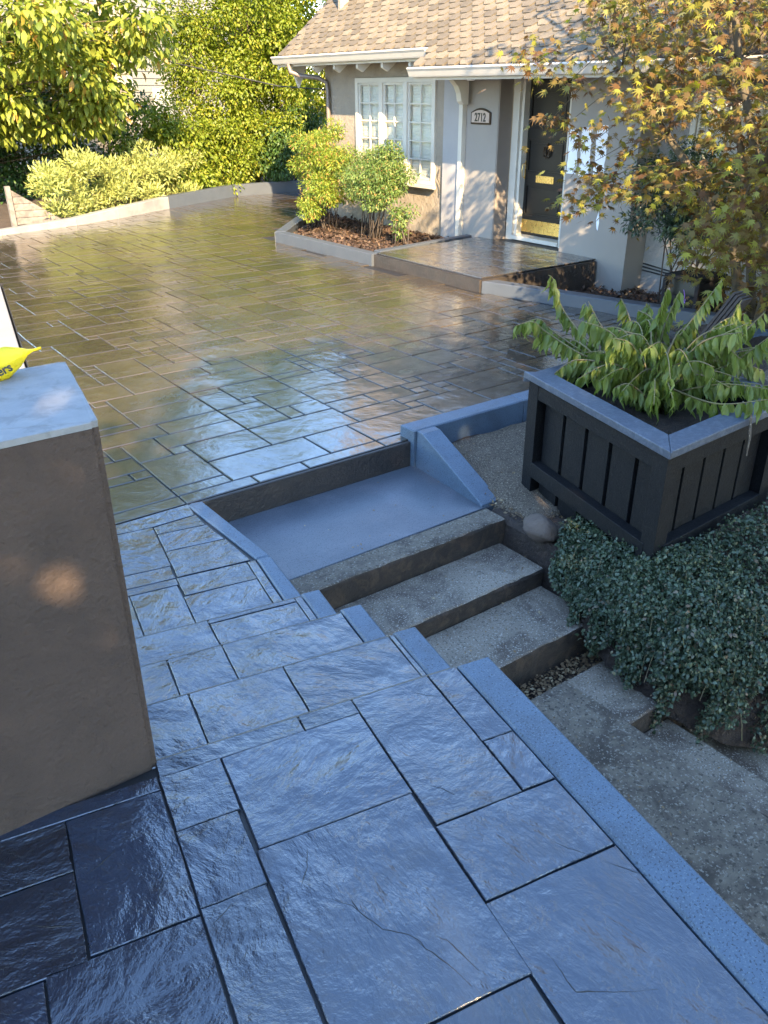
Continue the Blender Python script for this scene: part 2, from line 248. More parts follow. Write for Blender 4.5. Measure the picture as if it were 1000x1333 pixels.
M['kerb_sunlit'] = pmat('sunlit pale kerb', (.24, .23, .21), (.20, .19, .175), 3, .6, .1, .4, 90, .004, stain=(.12, .12, .12), stain_scale=2.5, stain_amt=.5)  # kerb paint made paler: sunlight put into the colour
M['kerb_dark'] = pmat('dark grey and shaded kerb paint', (.05, .058, .07), (.06, .068, .08), 6, .5, .1, .4, 90, .004)
M['landing'] = pmat('smooth blue grey concrete', (.062, .074, .09), (.078, .090, .106), 2.5, .36, .1, .45, 48, .005, speck=(.10, .115, .135), speck_scale=190, stain=(.105, .112, .13), stain_scale=2.2, stain_amt=.7)
M['agg'] = pmat('exposed aggregate', (.21, .175, .13), (.11, .088, .066), 14, .9, .05, 1.0, 60, .022, speck=(.28, .25, .20), speck_scale=85, stain=(.045, .034, .026), stain_scale=3.2, stain_amt=.85)
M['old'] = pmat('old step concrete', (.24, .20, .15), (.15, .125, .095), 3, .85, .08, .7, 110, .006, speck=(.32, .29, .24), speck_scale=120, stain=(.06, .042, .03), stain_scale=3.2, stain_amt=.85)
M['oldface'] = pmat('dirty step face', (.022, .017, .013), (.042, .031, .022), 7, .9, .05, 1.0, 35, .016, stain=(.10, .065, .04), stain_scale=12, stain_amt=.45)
M['pillar'] = pmat('brown render', (.100, .070, .054), (.080, .056, .044), 2.0, .9, .05, 1.0, 42, .012, spec=.25, stain=(.062, .045, .036), stain_scale=2.5, stain_amt=.5)
M['pillar_top'] = pmat('rough pale concrete', (.30, .29, .275), (.24, .235, .23), 14, .9, .05, .6, 70, .0025, spec=.2, stain=(.18, .17, .16), stain_scale=20, stain_amt=.5)
M['soil'] = pmat('dark soil', (.055, .038, .027), (.032, .022, .017), 6, .95, .03, 1.0, 45, .03, stain=(.085, .058, .038), stain_scale=11)
M['straw'] = pmat('straw coloured dirt', (.15, .115, .08), (.10, .075, .05), 8, .95, .03, 1.0, 80, .02, speck=(.36, .30, .21), speck_scale=120)
M['pale'] = pmat('pale side path', (.24, .225, .20), (.20, .19, .17), 2, .8, .05, .3, 60, .004)
M['stucco'] = pmat('grey stucco', (.26, .22, .17), (.22, .185, .145), 6, .85, .06, 1.0, 14, .02)
M['smooth'] = pmat('smooth grey render', (.24, .22, .195), (.22, .20, .18), 2, .75, .08, .3, 40, .004)
M['stucco2'] = pmat('light textured stucco', (.27, .255, .235), (.24, .225, .21), 4, .8, .06, 1.0, 38, .014)
M['taupe'] = paint_mat('taupe bounce light tint', (.20, .17, .145), .6, .2)
M['greytrim'] = paint_mat('light grey trim', (.28, .275, .28), .5, .15)
M['white'] = paint_mat('off white trim', (.50, .47, .41), .45, .1)
M['gutter'] = paint_mat('pale gutter metal', (.44, .41, .36), .4, .05)
M['brownpipe'] = paint_mat('brown downspout', (.15, .12, .10), .4, .05)
M['door'] = paint_mat('black door paint', (.009, .008, .0075), .35, .06, spec=.35)
M['brass'] = pmat('brass', (.75, .52, .18), (.66, .45, .15), 6, .28, .08, .1, 60, .001, 1.0)
M['iron'] = pmat('dark bronze', (.045, .03, .02), None, 6, .45, .1, .2, 60, .001, .6)
M['plaque'] = pmat('plaque face', (.42, .34, .29), (.36, .29, .25), 12, .6, .05, .2)
M['testpaint'] = paint_mat('white test paint', (.74, .76, .80), .5, .1)
M['blind'] = paint_mat('white blind', (.80, .79, .76), .5, .0)
M['inside'] = pmat('dark room', (.05, .045, .04), None, 2, .9, .02, 0)
M['shingle'] = pmat('asphalt shingle', (.135, .108, .070), (.095, .077, .052), 5, .9, .04, .8, 220, .003, speck=(.20, .165, .13), speck_scale=260, objvar=.3)
M['siding'] = pmat('cream siding', (.27, .245, .20), (.25, .225, .185), 1.5, .7, .05, .1, 40, .002)
M['roofbase'] = pmat('roof felt', (.06, .05, .045), None, 4, .9, .03, .2)
M['box'] = pmat('charcoal planter paint', (.005, .0055, .007), (.008, .0085, .0095), 5, .6, .1, .7, 60, .004, speck=(.026, .025, .025), speck_scale=210, spec=.22)
M['cap'] = pmat('blue grey cap paint', (.055, .070, .095), (.045, .057, .078), 5, .45, .1, .6, 50, .004, stain=(.13, .15, .18), stain_scale=30, stain_amt=.4)
M['bark'] = pmat('dark bark', (.05, .038, .03), (.085, .065, .05), 9, .9, .05, 1.0, 50, .01)
M['bark2'] = pmat('brown green bark', (.10, .075, .045), (.06, .05, .032), 9, .85, .05, .8, 60, .006)
M['twig'] = pmat('green brown twig', (.16, .15, .05), (.13, .09, .05), 9, .7, .05, .3)
M['wood'] = pmat('weathered wood', (.19, .165, .14), (.12, .105, .09), 12, .85, .05, .8, 70, .006, stain=(.07, .055, .05), stain_scale=7)
M['darkwood'] = pmat('dark weathered wood', (.06, .045, .036), (.035, .027, .023), 12, .85, .05, .8, 70, .006)
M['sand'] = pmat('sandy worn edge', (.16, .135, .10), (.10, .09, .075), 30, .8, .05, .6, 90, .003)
M['wicker'] = pmat('charcoal wicker', (.016, .014, .015), (.011, .010, .011), 6, .7, .1, .4, 90, .004, spec=.2)
M['rock'] = pmat('field stone', (.13, .095, .072), (.085, .062, .048), 9, .9, .05, 1.0, 40, .012)
M['yellow'] = pmat('yellow plastic', (.88, .66, .012), (.80, .58, .01), 9, .3, .1, .5, 14, .012)
M['ink'] = paint_mat('black print', (.02, .02, .015), .4, 0)
M['cable'] = paint_mat('black cable', (.02, .02, .02), .6, 0)
M['purple'] = paint_mat('purple petal', (.22, .10, .42), .6, 0)
def glass_mat():
    m, nt, b = new_mat('window glass'); nt.nodes.remove(b)
    t = N(nt, 'ShaderNodeBsdfTransparent'); t.inputs[0].default_value = (.97, .98, .97, 1); g = N(nt, 'ShaderNodeBsdfGlossy'); g.inputs['Roughness'].default_value = .02
    bn = N(nt, 'ShaderNodeBump', ins={'Strength': .25, 'Distance': .01, 'Height': noise(nt, wpos(nt), 6, 2)}); nt.links.new(bn.outputs[0], g.inputs['Normal'])
    f = N(nt, 'ShaderNodeLayerWeight', ins={0: .5}).outputs['Facing']
    mx = N(nt, 'ShaderNodeMixShader', ins={0: mth(nt, 'ADD', mth(nt, 'MULTIPLY', mth(nt, 'POWER', f, 4.0), .5), .10), 1: t.outputs[0], 2: g.outputs[0]})
    nt.links.new(mx.outputs[0], nt.nodes['Material Output'].inputs[0]); return m
M['glass'] = glass_mat()
M['hedge'] = leaf_mat('sunlit hedge leaves', [(0, (.10, .14, .012)), (.5, (.15, .20, .018)), (.85, (.22, .25, .028)), (1, (.30, .28, .04))], .45)
M['bigleaf'] = leaf_mat('large tree leaves', [(0, (.10, .14, .02)), (.5, (.19, .23, .03)), (.93, (.28, .30, .05)), (1, (.40, .20, .05))], .42)
M['pale_leaf'] = leaf_mat('pale shrub leaves', [(0, (.22, .26, .07)), (1, (.36, .37, .12))], .35)
M['dark_leaf'] = leaf_mat('dark shrub leaves', [(0, (.020, .05, .012)), (.7, (.05, .10, .02)), (1, (.10, .15, .03))], .25)
M['nand_y'] = leaf_mat('yellow green nandina leaves', [(0, (.10, .17, .02)), (.5, (.18, .24, .03)), (.85, (.28, .29, .04)), (1, (.36, .15, .06))], .4)
M['nand_g'] = leaf_mat('green nandina leaves', [(0, (.07, .13, .03)), (.6, (.12, .18, .04)), (.9, (.20, .24, .07)), (1, (.30, .16, .06))], .35)
M['blk_leaf'] = leaf_mat('dark fine leaves', [(0, (.022, .045, .028)), (1, (.05, .085, .045))], .15, .35)
M['maple'] = leaf_mat('maple leaves', [(0, (.09, .042, .016)), (.3, (.13, .078, .022)), (.55, (.15, .115, .028)), (.85, (.18, .175, .032)), (.97, (.24, .24, .035)), (1, (.38, .33, .03))], .45)
M['dogwood'] = leaf_mat('drooping green leaves', [(0, (.085, .115, .022)), (.6, (.125, .16, .03)), (1, (.20, .235, .06))], .35, .4)
def dog_fix():
    m = M['dogwood']; nt = m.node_tree; r = N(nt, 'ShaderNodeObjectInfo').outputs['Random']
    for n in nt.nodes:
        if n.type == 'VALTORGB': nt.links.new(r, n.inputs[0])
dog_fix()
M['cover'] = leaf_mat('glossy small leaves', [(0, (.030, .046, .024)), (.6, (.058, .085, .045)), (.93, (.11, .14, .085)), (1, (.15, .10, .06))], .10, .4, spec=.4)
M['mulch'] = leaf_mat('bark chips', [(0, (.03, .017, .012)), (.6, (.065, .036, .022)), (1, (.12, .08, .05))], 0, .85)
M['litter'] = leaf_mat('dry litter', [(0, (.10, .06, .03)), (.7, (.22, .15, .08)), (1, (.34, .27, .16))], .1, .8)
# ------------------------------------------------------------ ground and paved surfaces
DU = Vector((0.98242, -0.18666)); DV = Vector((0.18666, 0.98242))      # directions across and along the walkway
def UV(u, v): p = DU*u+DV*v; return (p.x, p.y)
def uvrect(u0, u1, v0, v1): return [UV(u0, v0), UV(u1, v0), UV(u1, v1), UV(u0, v1)]
def sm(a, b, x): t = min(1, max(0, (x-a)/(b-a))); return t*t*(3-2*t)
def gz(x, y):
    u = .98242*x-.18666*y
    z = -.32
    yb = float(np.interp(x, [-1.6, 3.3, 4.64, 5.55, 6.85, 8.85, 11.6], [14.5, 15.05, 15.4, 15.8, 16.6, 17.65, 17.6]))
    if y > yb+.1: z = .04+.03*min(6, y-yb)
    if x > 12: z = max(z, .0)
    if u < .0: z = max(z, -.05)
    if x > 1.2 and y < 4.1 and u > .9:
        a = -.66
        if x > 3.1:
            f = sm(3.1, 3.22, x)
            d = -.10-.12*(4-y)
            if y < 2.6: d -= sm(0, 1.1, 2.6-y)*(.85-.35*sm(4, 6, x))
            if y < 3.2 and x < 3.25: d = min(d, -.2)
            hump = .42*sm(4.6, 5.7, x)*(1-sm(6.6, 8.5, x))*sm(1.2, 2.8, y)*(1-sm(3.3, 4.1, y))
            z = a*(1-f)+(d+hump)*f
        else: z = a
    if y < 1.9 and x > 2.9 and u > .9: z = min(z, -.98+.5*sm(3.6, 6, x))
    if x > 6.9 and 3.9 < y < 7.4: z = -.16-.05*sm(7, 8.5, x)+.22*sm(5.6, 4.4, y)
    return z
xs = np.concatenate([np.linspace(-160, -6, 10), np.arange(-5, 1, 1.), np.arange(1, 9.3, .12), np.arange(9.5, 20, 1.5), np.linspace(22, 160, 9)])
ys = np.concatenate([np.linspace(-160, -6, 10), np.arange(-5, 0, 1.), np.arange(0, 8.2, .12), np.arange(8.5, 24, 1.2), np.linspace(26, 160, 9)])
vs = []; fs = []
for j, y in enumerate(ys):
    for i, x in enumerate(xs):
        nz = .018*(math.sin(9*x+3*y)+math.sin(7*y-4*x))+random.uniform(-.008, .008) if 1 < x < 9.3 and 0 < y < 8.2 else 0
        vs.append((x, y, gz(x, y)+nz))
nx = len(xs)
fs = [(j*nx+i, j*nx+i+1, (j+1)*nx+i+1, (j+1)*nx+i) for j in range(len(ys)-1) for i in range(nx-1)]
tag(MB().add(vs, fs).build('ground', M['soil'], smooth=True), kind='structure')

# driveway slab and its stamped stones
LK = lambda y: (0.2+.18666*y)/.98242            # left kerb line x(y) along the walkway direction
drive_poly = [(LK(4.06), 4.06), (3.18, 4.06), (7.35, 4.06), (7.2, 5.2), (6.75, 7.1), (8.6, 9.2), (8.6, 13.5), (11.6, 13.6), (11.6, 17.6), (8.9, 17.65), (6.8, 16.6), (5.6, 15.95), (4.6, 15.5), (3.2, 15.1), (-1.2, 14.6), (-1.2, 11.0), (LK(11.), 11.0)]
drive = tag(MB().slab(drive_poly, -.34, -.011, .002).build('driveway', [M['joint']]), kind='structure')
def inside(p, poly):
    c = False; n = len(poly)
    for i in range(n):
        a, b = poly[i], poly[i-1]
        if (a[1] > p[1]) != (b[1] > p[1]) and p[0] < (b[0]-a[0])*(p[1]-a[1])/(b[1]-a[1])+a[0]: c = not c
    return c
bed_poly = [(6.72, 9.25), (6.6, 11.7), (7.7, 13.0), (8.6, 13.6), (8.75, 9.25)]
keep_out = [bed_poly, [(6.62, 7.1), (8.9, 7.1), (8.9, 9.3), (6.62, 9.3)]]
G = .118
nxg, nyg = int(13/G), int(14.2/G); X0, Y0 = -1.25, 4.06
occ = np.zeros((nxg, nyg), bool); sizes = [(4, 3), (3, 4), (4, 2), (2, 2), (3, 3), (5, 3), (2, 3), (3, 2), (4, 4), (6, 3), (2, 1), (3, 1), (1, 2), (5, 2)]
wts = [6, 4, 6, 3, 4, 5, 3, 4, 3, 3, 2, 2, 1, 4]; rects = []
for j in range(nyg):
    for i in range(nxg):
        if occ[i, j]: continue
        if j == 0: cand = [(random.choice([3, 4, 5]), 1)]
        else: cand = random.choices(sizes, wts, k=5)+[(2, 1), (1, 1)]
        for w, h in cand:
            if i+w <= nxg and j+h <= nyg and not occ[i:i+w, j:j+h].any():
                occ[i:i+w, j:j+h] = True; rects.append((i, j, w, h)); break
cache = {}; far_l = []; far = MB(); stones = []
for (i, j, w, h) in rects:
    x0, y0 = X0+i*G, Y0+j*G; x1, y1 = x0+w*G, y0+h*G; c = ((x0+x1)/2, (y0+y1)/2)
    if not (inside(c, drive_poly) or inside((x1-.02, c[1]), drive_poly)) or any(inside(c, k) for k in keep_out) : continue
    if x1 < LK(c[1])+.03 and c[1] < 10.9: continue
    if c[1] < 10.9 and x0 < LK(y1)+.01:
        far_l.append((x0, y0, x1, y1)); continue
    dep = (c[0]**2+c[1]**2)
    vis = -.75 < (math.atan2(c[1], c[0])-YAW) < .56      # roughly in view
    stones.append((dep/max(.05, w*h) if vis else 1e6+dep, x0, y0, x1, y1))
stones.sort()
def flatjit(k): return [k+random.uniform(-.0018, .0018) for _ in range(4)]
for n, (d, x0, y0, x1, y1) in enumerate(stones):
    g = .0055
    if n < 290:
        key = (round(x1-x0, 3), round(y1-y0, 3), n % 3)
        if key not in cache:
            W, H = (x1-x0)/2-g, (y1-y0)/2-g
            cache[key] = MB().slab([(-W, -H), (W, -H), (W, H), (-W, H)], -.010, 0, .005, flatjit(0)).build('tmp', M['drive'], origin=(0, 0, 0))
            t = cache[key]; me = t.data; bpy.data.objects.remove(t); WP.pop(t, None); cache[key] = me
        link('stone', cache[key], ((x0+x1)/2, (y0+y1)/2, 0), drive)
    else: far.slab([(x0+g, y0+g), (x1-g, y0+g), (x1-g, y1-g), (x0+g, y1-g)], -.010, 0, .005, flatjit(0))
for (x0, y0, x1, y1) in far_l:
    a, b = max(x0, LK(y0)+.004), max(x0, LK(y1)+.004)
    if min(x1-a, x1-b) > .02: far.slab([(a+.004, y0+.0045), (x1-.0045, y0+.0045), (x1-.0045, y1-.0045), (b+.004, y1-.0045)], -.010, 0, .003)
tag(far.build('stone_paving', M['drive'], drive), kind='stuff')
# stained riser under the near edge of the driveway
MB().slab([(1.66, 4.035), (3.18, 4.035), (3.18, 4.058), (1.66, 4.058)], -.3, -.006, .004).build('edge_riser', M['riser'], drive)
# control joints cut through the stones
for a, b in (((3.02, 4.2), (3.18, 15.2)),):
    pass
# drain grate
gr = thing('drain_grate', 'black slotted drain grate set flush in the far end of the driveway', 'drain', (9.6, 15.8, .004))
gm = MB()
for k in range(12): gm.box(9.2+k*.07, 9.235+k*.07, 15.4, 16.2, .002, .014)
for k in range(5): gm.box(9.2, 10.0, 15.4+k*.19, 15.43+k*.19, .002, .016)
tag(gm.build('grate_bars', M['iron'], gr), kind=None)
MB().box(9.15, 10.05, 15.35, 16.25, -.006, .003).build('pit', M['joint'], gr)

# stepped walkway
Z = {1: 0., 2: .12, 3: .24, 4: .36, 5: .48}
walk = tag(MB().slab([UV(-3.0, -2.2), UV(1.1, -2.2), UV(1.1, 1.776), UV(-3, 1.776)], -.7, Z[5]-.012, .002)
    .slab([UV(.155, 1.776), UV(1.07, 1.776), UV(1.07, 2.171), UV(.155, 2.171)], -.7, Z[4]-.012, .002)
    .slab([UV(.16, 2.171), UV(1.03, 2.171), UV(1.03, 2.545), UV(.16, 2.545)], -.7, Z[3]-.012, .002)
    .slab([UV(.17, 2.545), UV(.99, 2.545), UV(.99, 2.905), UV(.17, 2.905)], -.7, Z[2]-.012, .002)
    .slab([UV(.18, 2.905), UV(.98, 2.905), UV(.97, 3.508), (1.66, 4.05), (LK(4.05), 4.05)], -.7, Z[1]-.012, .002)
    .build('walkway', M['joint']), kind='structure')
L5 = [(.161, .566, 1.726, 1.79), (.574, .738, 1.726, 1.79), (.159, .320, 1.528, 1.720), (.159, .312, 1.290, 1.522), (.159, .307, .62, 1.284), (.159, .307, -.1, .614),
      (.327, .737, 1.388, 1.720), (.319, .732, .845, 1.381), (.315, .722, .37, .838), (.315, .722, -.2, .364), (.745, .996, 1.267, 1.79), (1.004, 1.098, 1.470, 1.79), (1.004, 1.098, 1.27, 1.463),
      (.741, 1.098, 1.030, 1.260), (.735, 1.098, .43, 1.022), (.728, 1.098, -.2, .424),
      (-1.3, .151, 1.682, 1.727), (-.080, .151, 1.278, 1.675), (-.6, -.087, 1.517, 1.675), (-.6, -.087, 1.268, 1.510), (-.168, .151, .80, 1.270), (-.7, -.176, .80, 1.260), (-.3, .151, .2, .792), (-.9, -.31, .2, .792), (-1.3, -.608, 1.268, 1.675), (-1.3, -.708, .8, 1.26), (-.9, .151, -.3, .192)]
L4 = [(.159, .328, 1.70, 2.178), (.336, .652, 1.70, 2.178), (.660, 1.052, 1.70, 2.178), (1.059, 1.071, 1.70, 2.178)]
L3 = [(.17, .326, 2.10, 2.553), (.334, .533, 2.10, 2.553), (.541, 1.022, 2.10, 2.553)]
L2 = [(.175, .563, 2.50, 2.913), (.571, .949, 2.50, 2.878), (.571, .949, 2.886, 2.913), (.956, .982, 2.50, 2.913)]
L1 = [(.328, .545, 2.86, 3.437), (.19, .320, 2.86, 3.437), (.553, .905, 2.86, 3.326), (.913, .952, 2.86, 3.50), (.19, .553, 3.445, 3.502), (.560, .905, 3.334, 3.502), (.19, .553, 3.51, 3.629), (.19, .560, 3.637, 4.076)]
stepfix = {5: 0, 4: 1.776, 3: 2.171, 2: 2.545, 1: 2.905}
def wobble(P, j=.0016, n=4):
    out = []
    for i in range(len(P)):
        a, b = P[i], P[(i+1) % len(P)]; L = math.hypot(b[0]-a[0], b[1]-a[1])
        for k in range(n if L > .08 else 1):
            t = k/n; out.append((a[0]+(b[0]-a[0])*t+random.uniform(-j, j), a[1]+(b[1]-a[1])*t+random.uniform(-j, j)))
    return out
stepfix_v = {5: 1.7925, 4: 2.1805, 3: 2.5555, 2: 2.9155}
for lv, L in ((5, L5), (4, L4), (3, L3), (2, L2), (1, L1)):
    for (a, b, c, d) in L:
        if lv < 5: c = max(c, stepfix[lv]+.004)
        P = wobble(uvrect(a-.0016, b+.0016, c-.0016 if lv == 5 else c, d+(.0016 if lv == 5 and d < 1.78 else 0)))
        z = Z[lv]; big = (b-a)*(d-c) > .012
        MB().slab(P, z-.011, z, .002).build('stone', M['walk'], walk)
for P in ([(.560, 4.076), (.190, 4.084), (.190, 4.165), (.560, 4.180)],):
    pass
def poly_stone(pts): MB().slab(wobble(pts), -.011, 0, .0018).build('stone', M['walk'], walk)
poly_stone([UV(.195, 4.084), UV(.563, 4.084), UV(.80, 4.13), (1.585, 4.045), (LK(4.045), 4.045)])
poly_stone([UV(.568, 3.99), UV(.826, 3.99), UV(.808, 4.12), UV(.568, 4.075)])
poly_stone([UV(.568, 3.79), UV(.872, 3.79), UV(.831, 3.983), UV(.568, 3.983)])
poly_stone([UV(.566, 3.516), UV(.930, 3.516), UV(.880, 3.782), UV(.566, 3.782)])
# riser faces of the steps (same stamped concrete)
for lv, v in ((5, 1.776), (4, 2.171), (3, 2.545), (2, 2.905)):
    MB().slab([UV(.159, v), UV(1.0, v), UV(1.0, v+.012), UV(.159, v+.012)], Z[lv]-.12, Z[lv]-.014, .002).build('riser', M['riser'], walk)

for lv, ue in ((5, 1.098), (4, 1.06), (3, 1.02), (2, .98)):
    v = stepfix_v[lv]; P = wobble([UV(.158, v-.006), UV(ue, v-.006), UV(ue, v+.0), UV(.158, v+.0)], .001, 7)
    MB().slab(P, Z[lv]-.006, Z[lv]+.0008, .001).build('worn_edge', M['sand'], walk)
for L in SLATE_CRACKS:      # cleft lines stamped into the slabs
    L = [Vector(p) for p in L]; pts = []
    for a, b in zip(L, L[1:]): pts += [a.lerp(b, t)+Vector((random.uniform(-.0012, .0012), random.uniform(-.0012, .0012), -.0004)) for t in (0, .33, .66)]
    pts.append(L[-1]); n_ = len(pts)
    MB().tube(pts, [.0002+.0013*math.sin(math.pi*(i+.2)/(n_+.4))*random.uniform(.7, 1.2) for i in range(n_)], 5).build('cleft', M['joint'], walk)
def kerb(label, poly, z0, z1, mat='kerb', ztop=None, group='grey blue kerbs', ch=.008):
    o = MB().slab(poly, z0, z1, ch, ztop).build('concrete_kerb', M[mat])
    return tag(o, label, 'kerb', group)
G1 = 'blue grey kerb blocks edging the walkway steps'
kerb('long blue grey kerb beside the nearest walkway slabs, above the rough concrete path', uvrect(1.106, 1.222, -1.0, 1.79), -.7, .484, group=G1)
kerb('short blue grey kerb block on the topmost step edge, just past the long near kerb', uvrect(1.077, 1.168, 1.795, 2.19), -.7, .364, group=G1)
kerb('short blue grey kerb block beside the middle step of the walkway', uvrect(1.031, 1.122, 2.195, 2.575), -.6, .244, group=G1)
kerb('smallest blue grey kerb block, beside the lowest walkway step near the landing corner', uvrect(.989, 1.076, 2.58, 2.93), -.5, .124, group=G1)
kerb('blue grey kerb piece beside the landing, nearer half of the low angled pair', [UV(.962, 2.935), UV(1.052, 2.935), UV(1.036, 3.505), UV(.962, 3.505)], -.4, .004, group=G1)
kerb('angled blue grey kerb piece running from the landing up to the driveway edge', [UV(.96, 3.511), UV(1.036, 3.511), (1.665, 4.03), (1.60, 4.048), (1.575, 4.03)], -.4, .004, group=G1)
G2 = 'kerbs round the driveway'
kerb('blue grey raised kerb between the driveway and the dirt, next to the wedge', [(3.185, 4.0), (4.2, 4.0), (4.2, 4.15), (3.185, 4.15)], -.32, .08, group=G2)
kerb('blue grey raised kerb passing behind the black planter box', [(4.206, 4.0), (7.55, 3.98), (7.50, 4.15), (4.206, 4.15)], -.4, .08, group=G2)
kerb('blue grey kerb running from the porch corner past the wicker box', [(7.42, 4.17), (7.56, 4.2), (7.25, 5.3), (6.80, 7.06), (6.62, 7.10), (7.10, 5.25)], -.3, .13, mat='kerb_dark', group=G2)
kerb('dark kerb along the front of the shrub bed beside the porch', [(6.56, 9.2), (6.70, 9.2), (6.66, 11.6), (6.50, 11.66)], -.2, .15, mat='kerb_dark', group=G2)
kerb('short angled dark kerb at the far side of the shrub bed', [(6.50, 11.68), (6.66, 11.62), (7.74, 12.80), (7.62, 12.92)], -.2, .15, mat='kerb_dark', group=G2)
kerb('short dark kerb turning from the shrub bed to the house corner', [(7.64, 12.93), (7.76, 12.81), (8.6, 13.38), (8.6, 13.55)], -.2, .15, mat='kerb_dark', group=G2)
kerb('dark kerb between the shrub bed and the side of the porch', [(6.72, 9.22), (8.6, 9.50), (8.6, 9.62), (6.72, 9.36)], -.2, .165, mat='kerb_dark', group=G2)
kerb('wide pale sunlit kerb along the left side of the driveway, behind the brown pillar', [UV(.02, 2.3), UV(.182, 2.3), UV(.182, 12.0), UV(.02, 12.0)], -.3, .012, mat='pale', group=G2)
bk = [(-1.6, 14.45), (3.3, 14.98), (4.64, 15.35), (5.55, 15.75), (6.85, 16.5), (8.85, 17.55), (11.6, 17.5)]
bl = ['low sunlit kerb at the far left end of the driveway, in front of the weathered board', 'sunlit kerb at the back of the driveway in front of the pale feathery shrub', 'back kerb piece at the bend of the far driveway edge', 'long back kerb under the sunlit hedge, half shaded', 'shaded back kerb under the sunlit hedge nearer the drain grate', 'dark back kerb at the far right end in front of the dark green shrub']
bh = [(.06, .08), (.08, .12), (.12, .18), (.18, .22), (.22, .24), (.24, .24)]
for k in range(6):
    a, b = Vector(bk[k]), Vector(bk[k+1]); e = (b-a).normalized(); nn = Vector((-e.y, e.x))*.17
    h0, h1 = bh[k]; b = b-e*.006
    kerb(bl[k], [tuple(a), tuple(b), tuple(b+nn), tuple(a+nn)], -.3, h1, mat='pale' if k < 1 else ('kerb_sunlit' if k < 4 else 'kerb_dark'), ztop=[h0, h1, h1, h0], group='back kerbs along the hedge')  # sunlit left and shaded right stretches painted into the kerb colours
tag(MB().slab([UV(-4, 2.4), UV(.012, 2.4), UV(.012, 12), UV(-4, 12)], -.3, .004, .004).build('side_path', M['pale']), kind='structure')
# triangular wedge beside the landing
w = MB().prism([(3.19, 3.995, -.34), (3.14, 3.27, -.34), (3.14, 3.27, -.165), (3.20, 3.93, .078), (3.205, 3.995, .078)], (.15, 0, 0))
bevel(tag(w.build('wedge_kerb', M['kerb']), 'blue grey triangular wedge sloping down beside the landing, against the raised kerb', 'kerb'), .006)
# landing and old steps
tag(MB().slab([(1.70, 3.255), (3.2, 3.262), (3.2, 4.035), (1.62, 4.035)], -.45, -.18, .004).build('landing', M['landing']), kind='structure')
st = thing('concrete_steps', 'old worn concrete steps leading down from the smooth landing to the rough path', 'steps', (2.5, 2.7, -.6))
def grid_block(x0, x1, y0, y1, z0, z1, name, parent, amp=.006, nx=26, ny=9, mats=None, slump=None):
    """step block: jittered top, worn front edge (low y), rough front face"""
    vs = []; fs = []; xx = np.linspace(x0, x1, nx); yy = list(np.linspace(y1, y0+.012, ny))
    prof = [(y, z1) for y in yy]+[(y0+.003, z1-.006), (y0, z1-.02)]+[(y0+.004, z1-.02-(z1-.02-z0)*t) for t in (.25, .5, .75, 1)]
    for i, x in enumerate(xx):
        e = random.uniform(-1, 1)
        for k, (y, z) in enumerate(prof):
            a = amp*.6 if k >= ny-1 else amp*.3
            vs.append((x, y+random.uniform(-a, a)*(k >= ny-1), z+(random.uniform(-a, a)*.6 if k < ny+2 else 0)+(slump(x, y) if slump else 0)))
    n = len(prof)
    for i in range(nx-1):
        for k in range(n-1): fs.append((i*n+k, i*n+k+1, (i+1)*n+k+1, (i+1)*n+k))
    m = MB(); m.add(vs, fs); m.m = [0 if (f % (n-1)) < ny+0 else 1 for f in range(len(fs))]
    m.v += [(x0, y1, z0), (x1, y1, z0)]; L = len(m.v)
    m.f += [tuple([L-2]+list(range(n-1, -1, -1))), tuple([L-1]+[(nx-1)*n+k for k in range(n)])]; m.m += [1, 1]
    o = m.build(name, mats, parent); return o
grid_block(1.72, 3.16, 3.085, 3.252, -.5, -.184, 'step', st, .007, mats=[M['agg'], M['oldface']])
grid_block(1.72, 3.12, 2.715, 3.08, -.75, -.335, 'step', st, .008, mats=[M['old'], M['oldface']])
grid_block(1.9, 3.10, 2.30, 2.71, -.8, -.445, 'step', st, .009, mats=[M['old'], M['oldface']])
ch = MB().slab([(3.14, 2.55), (3.5, 2.5), (3.6, 3.22), (3.17, 3.25)], -.7, -.195, .02)
tag(ch.build('soil_bank', M['soil']), kind='structure')
# rough path and lower steps
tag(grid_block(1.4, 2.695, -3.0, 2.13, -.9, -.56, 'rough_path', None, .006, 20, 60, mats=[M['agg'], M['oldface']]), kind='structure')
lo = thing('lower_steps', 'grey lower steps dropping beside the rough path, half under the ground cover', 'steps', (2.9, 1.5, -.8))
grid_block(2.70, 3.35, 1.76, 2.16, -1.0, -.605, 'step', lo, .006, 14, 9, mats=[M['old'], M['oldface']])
MB().slab([(2.70, -3), (3.06, -3), (3.06, 1.76), (2.70, 1.76)], -1.1, -.73, .008).build('step', M['old'], lo)
MB().slab([(3.065, -3), (3.42, -3), (3.42, 1.76), (3.065, 1.76)], -1.2, -.87, .008).build('step', M['old'], lo)
MB().slab([(3.425, -3), (3.9, -3), (3.9, 1.76), (3.425, 1.76)], -1.3, -1.0, .008).build('step', M['old'], lo)
